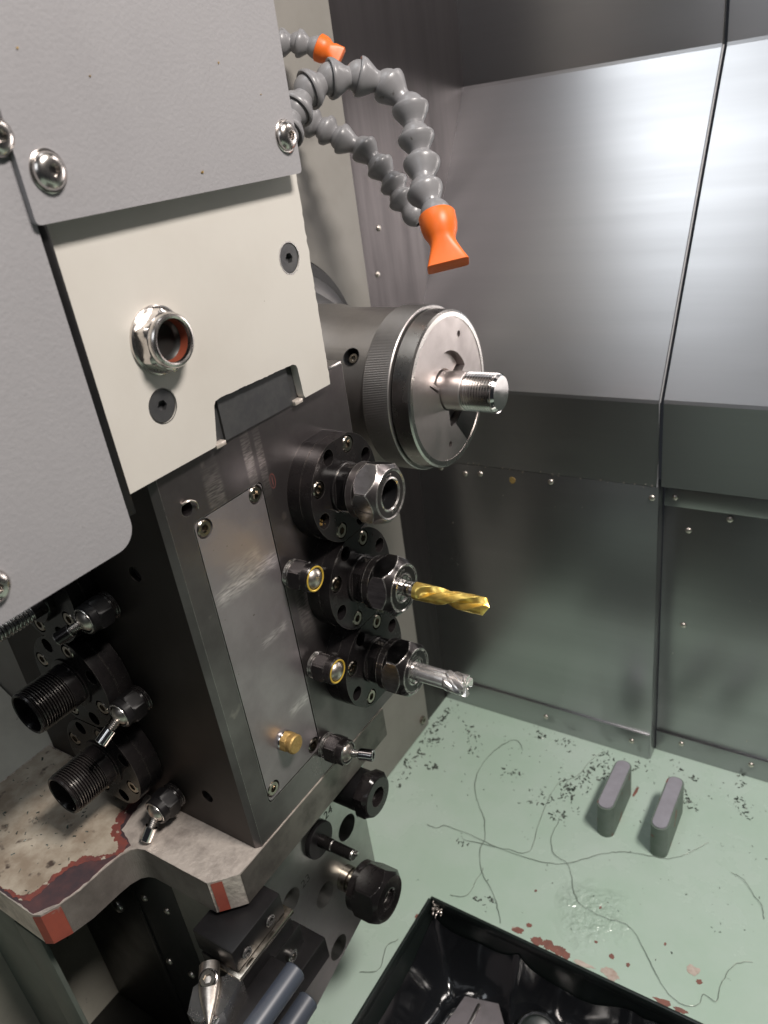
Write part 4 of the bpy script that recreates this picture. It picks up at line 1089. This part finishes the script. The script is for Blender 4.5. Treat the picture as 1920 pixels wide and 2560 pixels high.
for k, (lab, pts) in enumerate(SW.items()):
    t = part('swarf_wire', M['swarf'], lambda bm: tube(bm, [Vector((p.x - pts[0][0] + 0.9 * noise.noise((p.x * 0.09, p.y * 0.09, k)), p.y - pts[0][1] + 0.9 * noise.noise((p.y * 0.09, p.x * 0.09, k + 5)), 1.1 + 1.8 * abs(noise.noise((p.x * 0.07, p.y * 0.07, k))))) + Vector((0.9 * noise.noise((p.x * 0.3, p.y * 0.3, k)), 0.9 * noise.noise((p.y * 0.3, p.x * 0.3, k + 3)), 0.4 * abs(noise.noise((p.x * 0.4, p.y * 0.4, 9))))) for p in catmull([(x, y, 0) for x, y in pts], 6)], lambda t: 0.15 + 0.11 * abs(math.sin(t * 23 + k)), 5), None, 60)
    t.location = (pts[0][0] * S, pts[0][1] * S, FZ * S)
    tag(t, lab, 'swarf wire', 'swarf wires on the floor')
# chips: nobody could count them
def chip(bm, x, y, z, s, rng):
    k = rng.randint(3, 5)
    a = rng.random() * 6.28; d = Vector((math.cos(a), math.sin(a), rng.uniform(-0.1, 0.4)))
    c = Vector((x, y, z)); prev = None
    w = s * rng.uniform(0.10, 0.28)
    for j in range(k):
        t = j / (k - 1) - 0.5
        bend = Vector((-d.y, d.x, 0)) * (rng.uniform(0.2, 0.9) * s * (0.25 - t * t))
        p = c + d * (t * s) + bend + Vector((0, 0, w * 0.6 + s * 0.12 * rng.random()))
        u = Vector((-d.y, d.x, rng.uniform(-0.6, 0.6))).normalized() * w
        v = Vector((0, 0, w * 0.5))
        R4 = [bm.verts.new(p + q) for q in (u, v, -u, -v)]
        if prev:
            for i in range(4): bm.faces.new((prev[i], prev[(i + 1) % 4], R4[(i + 1) % 4], R4[i]))
        else: bm.faces.new(R4)
        prev = R4
    bm.faces.new(prev)
CH = [(-369, 513), (-358, 510), (-379, 554), (-358, 581), (-345, 573), (-337, 552), (-280, 543), (-285, 536), (-252, 607), (-245, 604), (-206, 608), (-200, 599), (-199, 590), (-214, 570), (-213, 559), (-219, 549), (-220, 543), (-208, 525), (-216, 512), (-219, 507), (-230, 523), (-251, 516), (-248, 528), (-239, 397), (-243, 390), (-75, 632), (-71, 623), (-131, 624), (-116, 613), (-168, 605), (-290, 443), (-276, 609), (-392, 597), (-392, 583), (-222, 535), (-226, 552), (-205, 588), (-181, 590), (-176, 584), (-120, 588), (-114, 583), (-108, 578), (-192, 575), (-68, 600), (-62, 590)]
def f_chips(bm):
    rng = random.Random(3)
    for x, y in CH:
        for _ in range(rng.randint(5, 13)):
            chip(bm, x + rng.gauss(0, 4.5), y + rng.gauss(0, 4.5), FZ, rng.uniform(0.8, 4.2) * (1.6 if rng.random() < 0.15 else 1), rng)
    for _ in range(220):
        x = rng.uniform(-390, -20); y = 380 + 240 * rng.random() ** 0.5
        chip(bm, x, y, FZ, rng.uniform(0.6, 2.2), rng)
    for _ in range(70):
        x = rng.uniform(-398, -380); y = rng.uniform(470, 618)
        chip(bm, max(x, -397), y, FZ, rng.uniform(1, 5), rng)
ch = part('metal_chips', M['chip'], f_chips, None, 0)
tag(ch, 'small dark metal chips scattered over the green floor', 'chips', kind='stuff')
def f_chips2(bm):
    rng = random.Random(5)
    for _ in range(130):
        x = rng.uniform(-470, -372); y = rng.uniform(112, 196)
        chip(bm, x, y, -365.3, rng.uniform(0.6, 2.4), rng)
ch2 = part('ledge_chips', M['chip'], f_chips2, None, 0)
tag(ch2, 'fine dark chips stuck on the worn cream ledge', 'chips', kind='stuff')
def f_cover(bm):
    rng = random.Random(11)
    for y, z, s_ in ((257.5, -7.5, 1.6), (258.4, -7.0, 1.1), (281.5, 33.0, 1.0), (186.5, 39.0, 1.0), (305.0, 20.0, 0.6), (213, 30, 0.5)):
        for k in range(3): box(bm, (-259.05, y + rng.uniform(-.5, .5) * s_, z + rng.uniform(-.5, .5) * s_), (-258.6, y + 0.5 * s_ * rng.random() + 0.15, z + 0.5 * s_ * rng.random() + 0.15))
tag(part('brown_flecks', M['brass'], f_cover, None, 0), 'tiny brown flecks of swarf clinging to the grey cover plate', 'flecks', kind='stuff')
def f_brasschips(bm):
    rng = random.Random(12)
    a = math.radians(203); cy, cz = 313 + 25.6 * math.cos(a), -181 + 25.6 * math.sin(a)
    for _ in range(22):
        y, z = cy + rng.uniform(-3, 3), cz - 1.6 + rng.uniform(-2.2, 1.6); x = -260.5 + rng.uniform(0, 3.5)
        q = rng.uniform(0.3, 0.8); box(bm, (x, y, z), (x + q, y + q * rng.uniform(0.5, 1.4), z + q))
    for _ in range(5):
        y, z = 286.5 + rng.uniform(-1.2, 1.2), -291.5 + rng.uniform(-1, 1); x = -256 + rng.uniform(-1, 1); q = 0.5
        box(bm, (x, y, z), (x + q, y + q, z + q))
def f_corner(bm):
    rng = random.Random(31)
    for _ in range(26):
        chip(bm, -284 + abs(rng.gauss(0, 5)), 371 - abs(rng.gauss(0, 5)), FZ - 1 - 6 * rng.random(), rng.uniform(1.2, 4), rng)
tag(part('pan_corner_chips', M['ball'], f_corner, None, 0), 'bright chips caught in the corner of the chip pan', 'chips', kind='stuff')
tag(part('brass_chips', M['brass'], f_brasschips, None, 0), 'golden chips caught in the lower pocket of the topmost flange', 'chips', kind='stuff')
def f_wall(bm):
    rng = random.Random(21)
    for _ in range(34):
        x = rng.uniform(-372, -165); z = -311.0 + rng.gauss(0, 0.9); q = rng.uniform(0.3, 1.0)
        box(bm, (x, 620.4, z), (x + q * 1.6, 621.3, z + q))
    for _ in range(26):
        x = rng.uniform(-380, 20); z = rng.uniform(-590, -60 if x > 0 else -240); y = 621.4 if x < -160 else 639.9
        if x > -160 and z > -320: continue
        q = rng.uniform(0.3, 0.8); box(bm, (x, y - 0.7, z), (x + q, y, z + q * rng.uniform(0.6, 2)))
tag(part('wall_flecks', M['ball'], f_wall, None, 0), 'bright metal flecks stuck along the seam of the back wall', 'flecks', kind='stuff')
part('rust_spot', M['brass'], lambda bm: plate(bm, [(-298.5 + 3.0 * math.cos(a) * (1 + 0.4 * noise.noise((math.cos(a) * 2, math.sin(a) * 2, 3))), -322.5 + 3.4 * math.sin(a) * (1 + 0.4 * noise.noise((math.cos(a) * 2, math.sin(a) * 2, 8)))) for a in [2 * PI * i / 24 for i in range(24)]], -621.6, -621.1, m=PY), enc, 0, Matrix.Translation(-B0))
# curl of swarf hanging at the tapped hole of the block
cw = part('swarf_curl', M['ball'], lambda bm: tube(bm, catmull([(0, -2.2, 3.6), (1.6, 0.5, 4.4), (2.2, 3.4, 3.0), (1.4, 5.4, 0.6), (0.6, 6.0, -2.4)], 6), lambda t: 0.75 * (1 - 0.6 * t), 6), None, 60)
cw.location = (-0.2718, 0.2136, -0.1486)
tag(cw, 'small bright swarf curl hanging at the tapped hole beside the inset plate', 'swarf curl')
# bare patches where the green paint has flaked
def blob(bm, x, y, rx, ry, rot, sd, h):
    pts = []
    for i in range(44):
        a = 2 * PI * i / 44
        q = 0.9 + 0.35 * noise.noise((math.cos(a) * 1.3 + sd, math.sin(a) * 1.3, sd)) + 0.30 * noise.noise((math.cos(a) * 4 + sd, math.sin(a) * 4, sd))
        u, v = rx * q * math.cos(a), ry * q * math.sin(a)
        pts.append((x + u * math.cos(rot) - v * math.sin(rot), y + u * math.sin(rot) + v * math.cos(rot)))
    plate(bm, pts, FZ - 0.4, FZ + h, m=PZ)
part('primer_spots', M['floor_rust'], lambda bm: [blob(bm, *q) for q in ((-186, 379, 6, 4, 0.1, 1, 0.22), (-177, 380.5, 5, 5, 0.1, 2, 0.23), (-168, 379.8, 6, 5, 0.1, 31, 0.22), (-161, 378.5, 4, 3.6, 0.1, 32, 0.24), (-205, 381, 6, 3, 0.2, 3, 0.22), (-198, 389.5, 2.6, 2.2, 0.2, 9, 0.22), (-82, 377.5, 8, 2.6, 0.05, 4, 0.22), (-69, 377.5, 6, 2, 0.05, 34, 0.23), (-62, 406, 2.6, 2, 0.2, 5, 0.22), (-114, 394, 1.6, 2.0, 0, 6, 0.22), (-128, 395, 2.4, 2.4, 0.4, 7, 0.22), (-160.5, 572, 1.6, 8, -0.1, 8, 0.22), (-289, 352, 2, 3, 0, 11, 0.22), (-150, 433, 1.2, 1.8, 0, 12, 0.22), (-206, 423, 1.2, 1.6, 0, 14, 0.22), (-143, 401, 1.6, 1.4, 0, 36, 0.22), (-93, 425, 1.0, 1.6, 0, 37, 0.22))], floor, 0)
part('filler_spots', M['primer_cream'], lambda bm: [blob(bm, *q) for q in ((-124, 380.5, 8, 5, -0.2, 21, 0.26), (-146, 378, 9, 2.2, 0.05, 22, 0.26), (-68, 413, 5.5, 5, 0.2, 23, 0.26))], floor, 0)
